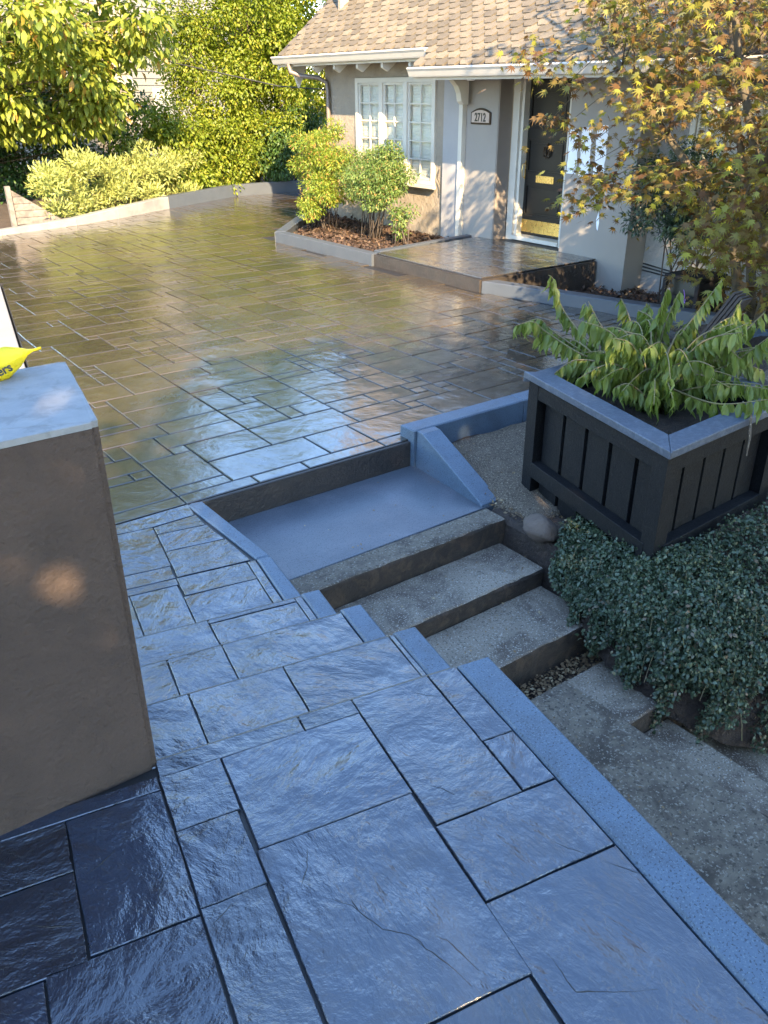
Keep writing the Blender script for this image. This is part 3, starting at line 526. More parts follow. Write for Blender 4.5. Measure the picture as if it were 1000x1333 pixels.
# pillar
pl = thing('concrete_pillar', 'brown rendered square pillar with a rough pale top beside the walkway', 'pillar', (.2, 1.95, .48))
def rough_block(x0, x1, y0, y1, z0, z1, n, jit, name, mat, shx=0.0):
    import bmesh
    bm = bmesh.new(); bmesh.ops.create_cube(bm, size=1)
    bmesh.ops.bevel(bm, geom=[e for e in bm.edges if abs((e.verts[0].co-e.verts[1].co).z) > .5], offset=.012, segments=2, affect='EDGES')
    bmesh.ops.subdivide_edges(bm, edges=bm.edges[:], cuts=n, use_grid_fill=True)
    for v in bm.verts:
        c = v.co; x = x0+(c.x+.5)*(x1-x0); y = y0+(c.y+.5)*(y1-y0); z = z0+(c.z+.5)*(z1-z0)
        x += shx*(y-y0)
        e = jit*(1.0 if c.z > .45 else .35)
        v.co = (x+random.uniform(-e, e), y+random.uniform(-e, e), z+random.uniform(-e, e)*.8)
    me = bpy.data.meshes.new(name)
    c = Vector(((x0+x1)/2, (y0+y1)/2, (z0+z1)/2))
    for v in bm.verts: v.co -= c
    bm.to_mesh(me); bm.free(); me.materials.append(mat)
    return link(name, me, c, pl)
rough_block(-.75, .492, 1.712, 2.20, .47, 1.4505, 12, .0005, 'body', M['pillar'], .17)
rough_block(-.75, .492, 1.712, 2.20, 1.4515, 1.466, 6, .0011, 'top', M['pillar_top'], .17)
# ------------------------------------------------------------ porch
porch = tag(MB().slab([(6.63, 7.12), (7.42, 7.14), (8.62, 7.16), (8.9, 7.16), (8.9, 9.42), (6.75, 9.2), (6.64, 9.2)], -.3, .148, .004).build('porch', M['joint']), kind='structure')
py = 7.13
for r, (a, b) in enumerate(((6.64, 6.80), (6.81, 7.25), (7.26, 7.55), (7.56, 8.00), (8.01, 8.28), (8.29, 8.62))):
    y = 7.13+(0 if r else 0); 
    while y < 9.17:
        h = random.choice([.31, .45, .6, .46]) if r else .5
        y2 = min(9.19+(a-6.7)*.1, y+h)
        if 9.19+(a-6.7)*.1-y2 < .12: y2 = 9.19+(a-6.7)*.1
        MB().slab([(a, y), (b, y), (b, y2-.008), (a, y2-.008)], .149, .16, .004).build('stone', M['porch'], porch); y = y2
MB().box(6.625, 8.55, 7.085, 7.118, -.3, .14).build('side_face', M['riser'], porch)
MB().box(6.60, 6.628, 7.12, 9.2, -.2, .14).build('front_face', M['riser'], porch)
# ------------------------------------------------------------ house
house = thing('house', 'grey stucco cottage with hexagonal shingle roof, white window and black front door', 'house', (10, 9.5, 0))
def hp(mb, name, mat, par=None, **k): return mb.build(name, M[mat] if isinstance(mat, str) else mat, par or house, **k)
W0 = 8.6
hp(MB().box(W0, 8.9, 12.43, 13.36, -.3, 2.95).box(W0, 8.9, 10.37, 12.43, -.3, .78).box(W0, 8.9, 10.37, 12.43, 2.26, 2.95).box(W0, 8.9, 10.17, 10.37, -.3, 2.95)
   .box(8.9, 15, 13.30, 13.36, -.3, 5.0), 'wall', 'stucco')
hp(MB().box(8.9, 8.93, 10.0, 13.3, 0, 2.6), 'room_back', 'inside')
hp(MB().box(8.56, 8.85, 9.80, 10.165, .05, 2.75), 'pilaster', 'greytrim')
hp(MB().box(8.53, 8.62, 9.72, 9.797, .05, 2.72), 'trim_board', 'white')
ew = hp(MB().box(8.605, 8.84, 9.075, 9.715, .08, 2.75), 'entry_wall', 'smooth')
hp(MB().box(8.61, 8.845, 9.055, 9.072, .12, 2.75), 'return_face', 'taupe')  # side of the entry wall; warm bounced light put into its colour
hp(MB().box(8.845, 9.3, 8.0, 9.9, 2.43, 2.75), 'lintel', 'smooth')
hp(MB().box(8.6, 9.0, 6.68, 7.77, -.4, 2.75), 'wing_wall', 'smooth')
hp(MB().box(8.96, 9.12, 1.0, 6.675, -.4, .98).box(8.96, 9.12, 6.28, 6.675, .98, 2.75).box(8.96, 9.12, 1.0, 4.6, .98, 2.75).box(8.96, 9.12, 4.6, 6.28, 2.12, 2.75), 'rear_wall', 'stucco2')
hp(MB().box(9.2, 9.23, 4.3, 6.5, .8, 2.3), 'room_back', 'inside')
# casing, threshold
hp(MB().box(8.86, 8.985, 8.93, 9.052, .13, 2.42), 'door_casing', 'white'); hp(MB().box(8.90, 9.02, 8.86+.02, 8.928, .13, 2.26), 'door_casing', 'white')
hp(MB().box(8.862, 8.985, 8.0, 8.928, 2.27, 2.42), 'door_casing', 'white'); hp(MB().box(8.90, 9.02, 8.0, 8.878, 2.215, 2.268), 'door_casing', 'white')
hp(MB().box(8.86, 9.02, 7.78, 8.03, .13, 2.42), 'door_casing', 'white')
hp(MB().box(8.84, 9.05, 8.03, 8.93, .161, .215), 'threshold', 'white')
D = hp(MB().box(9.022, 9.05, 8.03, 8.94, .22, 2.21), 'door', 'door')
dx = 9.0
def rail(y0, y1, z0, z1, x=9.0): bevel(MB().box(x, 9.021, y0, y1, z0, z1).build('door_rail', M['door'], D), .004)
rail(8.86, 8.915, .23, 2.2); rail(8.04, 8.175, .23, 2.2)
for z0, z1 in ((.23, .49), (.90, 1.055), (1.48, 1.63), (2.05, 2.2)): rail(8.178, 8.857, z0, z1)
for z0, z1 in ((.49, .90), (1.055, 1.48), (1.63, 2.05)):
    m = MB(); a, b, c, d = 8.178, 8.857, z0, z1
    for (y0, y1, q0, q1) in ((a, b, c, c+.022), (a, b, d-.022, d), (a, a+.022, c+.024, d-.024), (b-.022, b, c+.024, d-.024)): m.box(9.006, 9.02, y0, y1, q0, q1)
    m.build('panel_moulding', M['door'], D)
    MB().box(9.012, 9.0205, a+.05, b-.05, c+.05, d-.05).build('panel', M['door'], D)
MB().box(8.994, 8.9995, 8.08, 8.90, .262, .43).build('kickplate', M['brass'], D)
ms = MB().box(8.992, 8.9995, 8.33, 8.66, .932, 1.022); ms.box(8.986, 8.9915, 8.36, 8.63, .95, 1.004); ms.build('mail_slot', M['brass'], D)
kn = MB(); kn.tube([(8.985, 8.49+.055*math.cos(t), 1.33+.07*math.sin(t)) for t in np.linspace(0, 2*math.pi, 15)], .012, 6)
kn.tube([(8.985, 8.49+.022*math.cos(t), 1.33+.04*math.sin(t)) for t in np.linspace(0, 2*math.pi, 11)], .009, 5); kn.box(8.98, 8.999, 8.475, 8.505, 1.385, 1.435)
for k in range(8):
    t = k*math.pi/4; kn.tube([(8.98, 8.49+.05*math.cos(t), 1.33+.06*math.sin(t)), (8.978, 8.49+.075*math.cos(t), 1.33+.09*math.sin(t))], [.012, .004], 5)
kn.build('knocker', M['iron'], D)
hd = MB().box(8.988, 8.999, 8.865, 8.905, .96, 1.20); hd.tube([(8.985, 8.885, 1.17), (8.945, 8.885, 1.15), (8.935, 8.885, 1.08), (8.945, 8.885, 1.0), (8.985, 8.885, .98)], .009, 6); hd.build('handle', M['brass'], D)
MB().tube([(8.999, 8.885, 1.325), (8.985, 8.885, 1.325), (8.98, 8.885, 1.325)], [.03, .028, .015], 12).build('deadbolt', M['brass'], D)
# window builder (faces -x)
def window(Y0, Y1, z0, z1, x, nsash, rows, label):
    F = MB(); w = .07
    F.box(x-.035, x+.06, Y0, Y1, z1-w, z1).box(x-.035, x+.06, Y0, Y1, z0, z0+w*.9).box(x-.035, x+.06, Y0, Y0+w, z0+w*.9, z1-w).box(x-.035, x+.06, Y1-w, Y1, z0+w*.9, z1-w)
    sw = (Y1-Y0-2*w)/nsash; m_ = .045
    wn = F.build('window', M['white'], house); wn['label'] = label
    for s in range(nsash):
        a = Y0+w+s*sw; b = a+sw
        if s: MB().box(x-.045, x+.055, a-m_, a+m_, z0+w*.9+.001, z1-w-.001).build('mullion', M['white'], wn)
        a += m_ if s else 0.005; b -= m_ if s < nsash-1 else .005; c, d = z0+w*.9+.004, z1-w-.004; e = .028
        MB().box(x-.012, x+.03, a, b, d-e, d).box(x-.012, x+.03, a, b, c, c+e).box(x-.012, x+.03, a, a+e, c+e, d-e).box(x-.012, x+.03, b-e, b, c+e, d-e).build('sash', M['white'], wn)
        ia, ib, ic, id_ = a+e, b-e, c+e, d-e; mu = .009; ym = (ia+ib)/2
        MB().box(x-.008, x+.02, ym-mu, ym+mu, ic, id_).build('muntin', M['white'], wn)
        for r in range(rows):
            q0 = ic+(id_-ic)*r/rows; q1 = ic+(id_-ic)*(r+1)/rows
            if r:
                for ya, yb in ((ia, ym-mu), (ym+mu, ib)): MB().box(x-.007, x+.02, ya, yb, q0-mu, q0+mu).build('muntin', M['white'], wn)
            for ya, yb in ((ia+.001, ym-mu-.001), (ym+mu+.001, ib-.001)):
                MB().box(x+.006, x+.010, ya, yb, q0+mu+.001, q1-mu-.001).build('pane', M['glass'], wn)
    B = MB(); zq = z0+.1
    while zq < z1-.05: B.prism([(x+.050, Y0+w, zq), (x+.054, Y0+w, zq+.003), (x+.070, Y0+w, zq-.038), (x+.066, Y0+w, zq-.041)], (0, Y1-Y0-2*w, 0)); zq += .042
    tag(B.build('blind_slats', M['blind'], wn), kind='stuff')
    MB().box(x-.09, x-.036, Y0-.06, Y1+.05, z0-.045, z0-.004).build('sill', M['white'], wn)
window(10.375, 12.425, .785, 2.255, W0, 3, 5, 'triple white window with small panes and white blinds')
window(4.62, 6.26, .985, 2.11, 8.965, 2, 3, 'pale window half hidden behind the maple')
# test paint patches
for (a, b, c, d) in ((7.60, 7.755, 1.13, 1.65), (7.395, 7.55, 1.11, 1.67), (7.15, 7.315, 1.145, 1.70)):
    n = 9; pts = [(8.5985, a+random.uniform(-.008, .008), c+(d-c)*t/n) for t in range(n+1)]+[(8.5985, b+random.uniform(-.008, .008), d-(d-c)*t/n) for t in range(n+1)]
    MB().prism(pts, (-.002, 0, 0)).build('paint_patch', M['testpaint'], house)
MB().prism([(8.5985, 7.15, .5), (8.5985, 7.17, .52), (8.5985, 7.19, .62), (8.5985, 7.165, .72), (8.5985, 7.14, .60)], (-.002, 0, 0)).build('paint_patch', M['testpaint'], house)
# roof: one plane, eave of the porch part set lower
SL = .8; ln = math.hypot(1, SL); ux, uz = 1/ln, SL/ln
def rz(x): return 2.6+SL*(x-8.1)
def roof_part(x0, x1, y0, y1, t=.05):
    return MB().prism([(x0, y0, rz(x0)), (x1, y0, rz(x1)), (x1, y0, rz(x1)-t), (x0, y0, rz(x0)-t)], (0, y1-y0, 0))
roof = hp(roof_part(8.1, 12.2, 9.905, 14.1), 'roof', 'roofbase')
MB().prism([(12.2, 1.5, rz(12.2)), (16.5, 1.5, rz(12.2)-3.4), (16.5, 1.5, rz(12.2)-3.5), (12.2, 1.5, rz(12.2)-.06)], (0, 12.6, 0)).build('rear_slope', M['roofbase'], roof)
roof_part(7.8, 12.2, 1.5, 9.9).build('porch_slope', M['roofbase'], roof)
hp(MB().prism([(8.9, 13.3, 2.7), (12.2, 13.3, 5.7), (15.4, 13.3, 2.7)], (0, .055, 0)), 'gable', 'stucco')
# hexagonal shingles
sw, ex = .235, .128
def shingle_mesh():
    h = ex*1.55; t = .024; a = sw*.5-.003; b = sw*.26
    out = [(-a, h), (-a, ex*.52), (-b, 0), (b, 0), (a, ex*.52), (a, h)]     # (across, up the slope)
    m = MB(); vs = []
    for k, (y, u) in enumerate(out): vs.append((u*ux, y, u*uz))
    up_ = Vector((-uz, 0, ux)); 
    top = [tuple(Vector(v)+up_*(t if out[k][1] < h-.01 else .003)) for k, v in enumerate(vs)]; n = len(out)
    m.add(vs+top, [tuple(range(n)), tuple(range(2*n-1, n-1, -1))]+[((i+1) % n, i, n+i, n+(i+1) % n) for i in range(n)])
    return m
sme = shingle_mesh().build('tmp', M['shingle'], origin=(0, 0, 0)); sdata = sme.data; bpy.data.objects.remove(sme)
recs = []
nc = int(4.9*ln/ex)
for r in range(nc):
    s = r*ex
    x = 7.8+s*ux-.01
    y = 1.6+(.5*sw if r % 2 else 0)
    while y < 14.05:
        lo_ = 8.1 if y > 9.88 else 7.8
        if x >= lo_-.03 and x < 12.1: recs.append((x, y))
        y += sw
vis = [q for q in recs if 3.9 > rz(q[0]) and q[1] > 6.6]; vis.sort(key=lambda q: rz(q[0])*1.0-(q[1]-6.6)*.08)
near = set(vis[:295])
sx = MB()
tmpl = shingle_mesh()
for q in recs:
    off = Vector((q[0], q[1]+random.uniform(-.004, .004), rz(q[0])+.004))
    if q in near: link('shingle', sdata, off, roof)
    else: sx.add([Vector(v)+off for v in tmpl.v], tmpl.f)
tag(sx.build('shingle_rows', M['shingle'], roof), kind='stuff')
# gutters, rafters, rake board
def gutter(y0, y1, x, z, nm):
    pr_ = [(x+.005, z), (x-.105, z), (x-.115, z-.02), (x-.095, z-.05), (x-.075, z-.10), (x-.065, z-.12), (x+.005, z-.12), (x+.005, z-.11), (x-.055, z-.11), (x-.088, z-.05), (x-.10, z-.012), (x+.005, z-.012)]
    return bevel(hp(MB().prism([(a, y0, b) for a, b in pr_[:7]], (0, y1-y0, 0)), nm, 'gutter'), .004)
gutter(9.93, 14.12, 8.1, 2.595, 'gutter'); gutter(1.5, 9.93, 7.8, 2.355, 'gutter')
hp(MB().box(8.105, 8.13, 9.92, 14.08, 2.44, 2.56), 'fascia', 'white'); hp(MB().box(7.806, 7.83, 1.5, 9.92, 2.2, 2.32), 'fascia', 'white')
for y in (10.42, 11.08, 11.72, 12.36, 12.98):
    hp(MB().prism([(8.14, y, 2.56), (8.62, y, 2.94), (8.62, y, 2.62), (8.24, y, 2.33), (8.14, y, 2.38)], (0, .05, 0)), 'rafter_tail', 'white')
hp(MB().prism([(8.12, 13.72, 2.57), (8.45, 13.72, 2.82), (8.45, 13.72, 2.40), (8.30, 13.72, 2.12), (8.2, 13.72, 2.35)], (0, .05, 0)), 'rake_bracket', 'white')
hp(MB().prism([(8.1, 14.04, 2.56), (12.2, 14.04, 5.84), (12.2, 14.04, 5.68), (8.1, 14.04, 2.40)], (0, .05, 0)), 'rake_board', 'white')
hp(MB().prism([(7.84, 1.5, 2.33), (8.6, 1.5, 2.72), (8.6, 1.5, 2.69), (7.84, 1.5, 2.30)], (0, 8.38, 0)), 'porch_soffit', 'smooth')
ds = MB(); ds.tube([(8.04, 13.62, 2.48), (8.06, 13.6, 2.36), (8.2, 13.5, 2.3), (8.42, 13.30, 2.27), (8.53, 13.22, 2.2), (8.54, 13.2, 2.08), (8.54, 13.2, 1.2), (8.54, 13.2, .2)], .036, 8)
hp(ds, 'downspout', 'brownpipe', smooth=True)
# curved bracket under the porch roof
bp = [(8.56, 2.30), (8.56, 2.0)]; arc = [(8.50-.30*math.sin(t)*1.0, 2.0+.24*(1-math.cos(t))) for t in np.linspace(0, math.pi/2, 8)]
out = [(8.555, 2.36), (8.05, 2.36), (8.05, 2.26)]+[(8.09+.46*math.cos(t), 1.98+.26*math.sin(t)) for t in np.linspace(math.pi/2, 0, 9)][1:]+[(8.555, 1.94)]
hp(MB().prism([(x, 9.60, z) for x, z in [(8.525, 2.34), (8.02, 2.34), (8.02, 2.25), (8.12, 2.24), (8.24, 2.20), (8.33, 2.13), (8.38, 2.04), (8.40, 1.94), (8.45, 1.90), (8.525, 1.90)]], (0, .10, 0)), 'curved_bracket', 'white')
# roof vent at the top of the frame
v = MB(); v.tube([(9.05, 8.55, rz(9.05)-.05), (9.0, 8.55, rz(9.05)+.22)], [.09, .085], 10); v.prism([(8.85, 8.35, rz(8.85)+.02), (9.3, 8.35, rz(9.3)+.02), (9.3, 8.35, rz(9.3)+.035), (8.85, 8.35, rz(8.85)+.035)], (0, .42, 0)); v.build('vent', M['white'], roof)
# plaque
pq = thing('house_number_plaque', 'arched bronze plaque with the number 2712 on the entry wall', 'sign', (8.6, 9.4, 1.72))
def arch(y0, y1, z0, z1, rise, x, d):
    pts = [(x, y0, z0), (x, y0, z1)]+[(x, y0+(y1-y0)*t, z1+rise*math.sin(math.pi*t)) for t in np.linspace(.12, .88, 9)]+[(x, y1, z1), (x, y1, z0)]
    return MB().prism(pts, (d, 0, 0))
bevel(arch(9.20, 9.60, 1.655, 1.805, .055, 8.604, -.022).build('frame', M['iron'], pq), .004)
arch(9.222, 9.578, 1.677, 1.795, .040, 8.5815, -.004).build('face', M['plaque'], pq)
def text_obj(s, size, loc, ydir, name, parent, mat, ext=.003, rotm=None):
    cu = bpy.data.curves.new('tmp', 'FONT'); cu.body = s; cu.size = size; cu.extrude = ext; cu.align_x = 'CENTER'; cu.align_y = 'CENTER'; cu.offset = size*.025
    t = bpy.data.objects.new('tmp', cu); COL.objects.link(t)
    bpy.context.view_layer.update()
    me = bpy.data.meshes.new_from_object(t.evaluated_get(bpy.context.evaluated_depsgraph_get())); me.materials.clear(); me.materials.append(mat)
    bpy.data.objects.remove(t); bpy.data.curves.remove(cu)
    me.transform(rotm); o = link(name, me, loc, parent); return o
RX = Matrix(((0, 0, -1, 0), (-1, 0, 0, 0), (0, 1, 0, 0), (0, 0, 0, 1)))      # text x -> -Y, y -> Z, z -> -X
text_obj('2712', .135, (8.5765, 9.40, 1.738), None, 'digits', pq, M['ink'], .003, RX@Matrix.Diagonal((.85, 1.1, 1, 1)))
# security camera
sc_ = thing('security_camera', 'small white security camera under the porch eave above the number plaque', 'camera', (8.2, 9.25, 2.25))
bevel(MB().box(8.12, 8.22, 9.14, 9.20, 2.19, 2.31).build('body', M['testpaint'], sc_), .012)
MB().tube([(8.122, 9.17, 2.225), (8.108, 9.17, 2.225)], [.022, .020], 12).build('lens', M['ink'], sc_)
MB().tube([(8.17, 9.17, 2.31), (8.17, 9.17, 2.46)], .012, 6).build('mount', M['testpaint'], sc_)
# conduit and outlet at the foot of the wall
cd = thing('cable_conduit', 'grey cables and small box low on the light wall beside the wicker box', 'cable', (8.9, 6.0, 0))
for k in range(3): MB().tube([(8.95, 6.66, .05+k*.04), (8.94, 6.3, .03+k*.035), (8.93, 5.9, .02+k*.03), (8.94, 5.4, .03+k*.03)], .009, 5).build('cable', M['cable'], cd)
MB().box(8.90, 8.955, 6.0, 6.1, -.03, .12).build('outlet_box', M['iron'], cd)
hose = MB().tube([(8.585, 10.27, 1.02), (8.55, 10.24, .98), (8.56, 10.28, .9), (8.56, 10.2, .8), (8.57, 10.22, .66)], .006, 5); tag(hose.build('loose_wire', M['cable']), 'thin dark loose wire dangling on the stucco right of the big window', 'cable')
# ------------------------------------------------------------ neighbour house
nb = thing('neighbour_house', 'cream clapboard house beyond the trees with a small white window', 'house', (10.5, 27.5, 0))
A = Vector((10.2, 26.4, 0)); e = Vector((.79, .61, 0)).normalized(); nn = Vector((.61, -.79, 0)).normalized()
def obox(m, o, e, f, a0, a1, b0, b1, z0, z1):
    P = [o+e*a+f*b for a, b in ((a0, b0), (a1, b0), (a1, b1), (a0, b1))]
    return m.add([(p.x, p.y, z0) for p in P]+[(p.x, p.y, z1) for p in P], [(0,3,2,1),(4,5,6,7),(0,1,5,4),(1,2,6,5),(2,3,7,6),(3,0,4,7)])
obox(MB(), A, e, nn, 0, 13, -7, 0, -.3, 6.4).build('wall', M['siding'], nb)
obox(MB(), A, e, nn, -6, 0, -7, -1.0, -.3, 6.4).build('side_wall', M['siding'], nb)
P_ = [A+e*(-.06)+nn*0.0, A+e*13]
bd = MB(); 
for k in range(3): pass
def board(a0, a1, off, z, h=.185):
    o = A+nn*off; p = o+e*a0; q = o+e*a1
    return MB().add([(p.x, p.y, z), (q.x, q.y, z), (q.x, q.y, z+h), (p.x, p.y, z+h), (p.x+nn.x*.028, p.y+nn.y*.028, z), (q.x+nn.x*.028, q.y+nn.y*.028, z), (q.x+nn.x*.006, q.y+nn.y*.006, z+h), (p.x+nn.x*.006, p.y+nn.y*.006, z+h)],
                    [(3,2,1,0),(4,5,6,7),(0,1,5,4),(1,2,6,5),(2,3,7,6),(3,0,4,7)])
t0 = board(0, 13, .003, 0).build('siding_board', M['siding'], nb); bd_me = t0.data; l0 = WP[t0].copy()
for k in range(1, 33): link('siding_board', bd_me, l0+Vector((0, 0, .186*k)), nb)
t0 = board(-6, -.02, -.995, 0).build('siding_board', M['siding'], nb); bd_me = t0.data; l0 = WP[t0].copy()
for k in range(1, 33): link('siding_board', bd_me, l0+Vector((0, 0, .186*k)), nb)
obox(MB(), A, e, nn, -.10, .04, .034, .05, -.2, 6.4).build('corner_board', M['white'], nb)
obox(MB(), A, e, nn, -.6, 13.6, -7.6, .5, 6.45, 6.6).build('eave', M['white'], nb)
rA = A+e*(-.6); 
MB().prism([tuple(rA+nn*.5+Vector((0, 0, 6.62))), tuple(rA-nn*3.5+Vector((0, 0, 9.0))), tuple(rA-nn*7.6+Vector((0, 0, 6.62)))], tuple(e*14.2)).build('roof', M['shingle'], nb)
wf = obox(MB(), A, e, nn, 1.15, 2.15, .03, .09, .55, 2.15).build('window', M['white'], nb)
for i in range(2):
    for j in range(3): obox(MB(), A, e, nn, 1.25+i*.42, 1.63+i*.42, .092, .10, .65+j*.48, 1.09+j*.48).build('pane', M['glass'], wf)
tag(MB().tube([(5.0, 18.0, 3.35), (7.0, 16.7, 2.62), (8.7, 15.1, 2.15), (9.4, 14.2, 2.08), (8.9, 13.38, 2.3)], .011, 5).build('overhead_cable', M['cable']), 'thin dark cable sagging from the trees to the house corner', 'cable')
# ------------------------------------------------------------ planting
def arr(l): return np.array(l, float)
def cloud(centers, rad, per, flat=.7):
    c = arr(centers); r = np.asarray(rad)*np.ones(len(c))
    P = np.repeat(c, per, 0); g = rdir(len(P))*(rng.random((len(P), 1))**.45)*np.repeat(r, per)[:, None]
    out = g.copy(); g[:, 2] *= flat
    return P+g, norm(out)
def crown(name, centers, rad, per, size, tpl, mat, parent, droop=.5, flat=.7, wscale=None):
    P, o = cloud(centers, rad, per, flat); n = len(P)
    y = o*.8+rdir(n)*.7+np.array([0, 0, -droop]); z = o*.5+rdir(n)*.6+np.array([0, 0, .7])
    return leaves(name, P, y, z, size*rng.uniform(.65, 1.25, n), tpl, mat, parent, wscale)
def blobs(n, c, r, lo=0.0, hollow=.35):
    """n cluster centres filling an ellipsoid, denser towards its shell"""
    out = []
    while len(out) < n:
        d = rdir(1)[0]*(hollow+(1-hollow)*random.random()**.5)
        p = arr(c)+d*arr(r)
        if p[2] > lo: out.append(p.tolist())
    return out
def limbs(m, base, top, targets, r0, seg=5, n=6, every=1, twig=.006, wob=.05):
    base = Vector(base); top = Vector(top); pts = []
    for k in range(seg+1):
        t = k/seg; p = base.lerp(top, t)+Vector((random.uniform(-wob, wob), random.uniform(-wob, wob), 0))*(1 if 0 < k < seg else 0); pts.append(p)
    m.tube(pts, [r0*(1-.75*k/seg) for k in range(seg+1)], n)
    for tg in targets[::every]:
        tg = Vector(tg); best = min(range(1, seg+1), key=lambda k: (pts[k]-tg).length+(.6 if pts[k].z > tg.z else 0))
        a = pts[best]; mid = a.lerp(tg, .5)+Vector((random.uniform(-.1, .1), random.uniform(-.1, .1), .06)); rr = max(twig, r0*.25*(1-best/seg)+twig)
        m.tube([a, mid, tg], [rr, rr*.7, twig*.6], 4)
def plant(name, label, cat, base, top, cl, rad, per, size, tpl, mat, bark, r0=.08, group=None, droop=.5, flat=.7, every=2, twig=.006, extra=None, cname='crown', tname='trunk', wscale=None):
    t = thing(name, label, cat, base, group)
    m = MB(); limbs(m, base, top, cl, r0, every=every, twig=twig)
    for b, tp in (extra or []): limbs(m, b, tp, [], r0*.7)
    m.build(tname, M[bark], t, smooth=True)
    crown(cname, cl, rad, per, size, tpl, M[mat], t, droop, flat, wscale)
    return t
# far hedge and trees behind the back kerb
GH = 'leafy trees and shrubs behind the driveway'
cl = blobs(120, (4.3, 16.0, 4.6), (3.0, 1.8, 2.9), 1.5, .3)
cl = [p for p in cl if p[0] < 6.5+.0*p[2] and not (p[2] < 1.35+max(0, (p[0]-5.2))*.75)]
cl += [[random.uniform(3.0, 6.2), random.uniform(16.6, 18.0), random.uniform(1.5, 3.2)] for _ in range(40)]
plant('broadleaf_tree', 'large bright leaved tree overhanging the far left corner of the driveway', 'tree', (2.6, 18.6, 0), (3.6, 17.0, 4.6), cl, .50, 150, .17, OVAL, 'bigleaf', 'bark2', .16, GH, .8, wscale=.9)
cl = [[x_, 16.15+(x_-5.5)*.5+random.uniform(0, .7), random.uniform(.12, .55+.35*abs(math.sin(x_*2.1))+.25*abs(math.sin(x_*5.3)))] for x_ in [random.uniform(4.3, 8.0) for _ in range(80)]]
plant('pale_shrub', 'pale feathery sunlit shrub behind the back kerb under the big tree', 'shrub', (5.9, 16.8, 0), (5.9, 16.8, .6), cl, .26, 190, .10, THIN, 'pale_leaf', 'twig', .03, GH, -.5)
cl = blobs(140, (4.6, 19.0, 1.3), (3.4, .7, 2.0), .1, .1)
plant('dark_shrub', 'dark shaded shrub deep under the overhanging tree at the far left', 'shrub', (4.0, 18.8, 0), (4.0, 18.8, 1.3), cl, .45, 160, .10, OVAL, 'dark_leaf', 'bark2', .04, GH)
cl = blobs(50, (7.7, 18.2, .8), (1.2, .6, 1.0), .15)
plant('leafy_shrub', 'bright green shrub under the small white window of the cream house', 'shrub', (7.6, 18.0, 0), (7.6, 18.0, 1.3), cl, .36, 300, .08, OVAL, 'hedge', 'bark2', .04, GH)
cl = blobs(12, (8.9, 18.3, 2.3), (1.0, .6, 1.4), .8)+[[7.5+random.uniform(-.5, .5), 18.2, 2.6+random.uniform(-.5, .9)] for _ in range(3)]
plant('sparse_tree', 'loose thin branched tree in front of the cream clapboard wall', 'tree', (8.6, 18.5, 0), (8.5, 18.4, 3.2), cl, .34, 85, .075, OVAL, 'hedge', 'bark2', .05, GH)
cl = blobs(170, (10.0, 18.7, 3.2), (1.85, 1.1, 3.9), .2, .4)
plant('tall_hedge_tree', 'tall dense yellow green tree between the cream house and the cottage roof', 'tree', (10.2, 19, 0), (10.2, 19, 5.2), cl, .48, 300, .08, OVAL, 'hedge', 'bark2', .09, GH)
cl = blobs(70, (12.8, 19.5, 3.0), (1.7, 1.3, 3.8), .2, .4)
plant('tall_hedge_tree', 'tall yellow green tree standing behind the left corner of the cottage', 'tree', (12.8, 19.8, 0), (12.8, 19.8, 5.4), cl, .52, 240, .085, OVAL, 'hedge', 'bark2', .09, GH)
cl = blobs(90, (12.0, 20.9, 3.0), (1.9, .9, 3.6), .2, .2)
plant('tall_hedge_tree', 'tall green tree furthest back between the cream house and the cottage', 'tree', (12.0, 21.0, 0), (12.0, 21.0, 5.0), cl, .55, 230, .11, OVAL, 'hedge', 'bark2', .09, GH)
cl = blobs(44, (8.95, 18.0, .8), (1.3, .45, .95), .2)
plant('leafy_shrub', 'bright green low shrub right behind the half shaded long kerb', 'shrub', (9.0, 18.3, 0), (9.0, 18.3, 1.0), cl, .34, 260, .075, OVAL, 'hedge', 'bark2', .03, GH)
cl = blobs(50, (10.7, 17.9, .75), (1.25, .4, .95), .2)
plant('dark_green_shrub', 'dark green fine leaved shrub beside the left corner of the cottage', 'shrub', (10.7, 18.0, 0), (10.7, 18.0, .9), cl, .32, 260, .085, THIN, 'dark_leaf', 'bark2', .03, GH, .8, wscale=1.6)
GF = 'tall background trees around the lot'
for k, (x, y, h, r, lb) in enumerate(((-3.5, 19, 8.0, 2.6, 'tall tree left of the big overhanging tree, mostly outside the frame'), (1.0, 21.5, 8.5, 2.4, 'tall tree directly behind the overhanging tree'), (17.5, 21, 9.5, 3.0, 'tall tree far behind the left end of the cottage roof'),
        (19.0, 12.5, 10.0, 3.4, 'tall tree behind the middle of the cottage'), (18.5, 5.0, 10.5, 3.6, 'tall tree behind the cottage, right of the front door'), (16.5, -2.0, 9.5, 3.4, 'tall tree behind the far right end of the cottage'))):
    cl = blobs(80, (x, y, h*.58), (r, r, h*.42), .8, .5)
    plant('background_tree', lb, 'tree', (x, y, 0), (x, y, h*.75), cl, .85, 110, .22, OVAL, 'hedge' if k != 4 else 'bigleaf', 'bark', .2, GF)
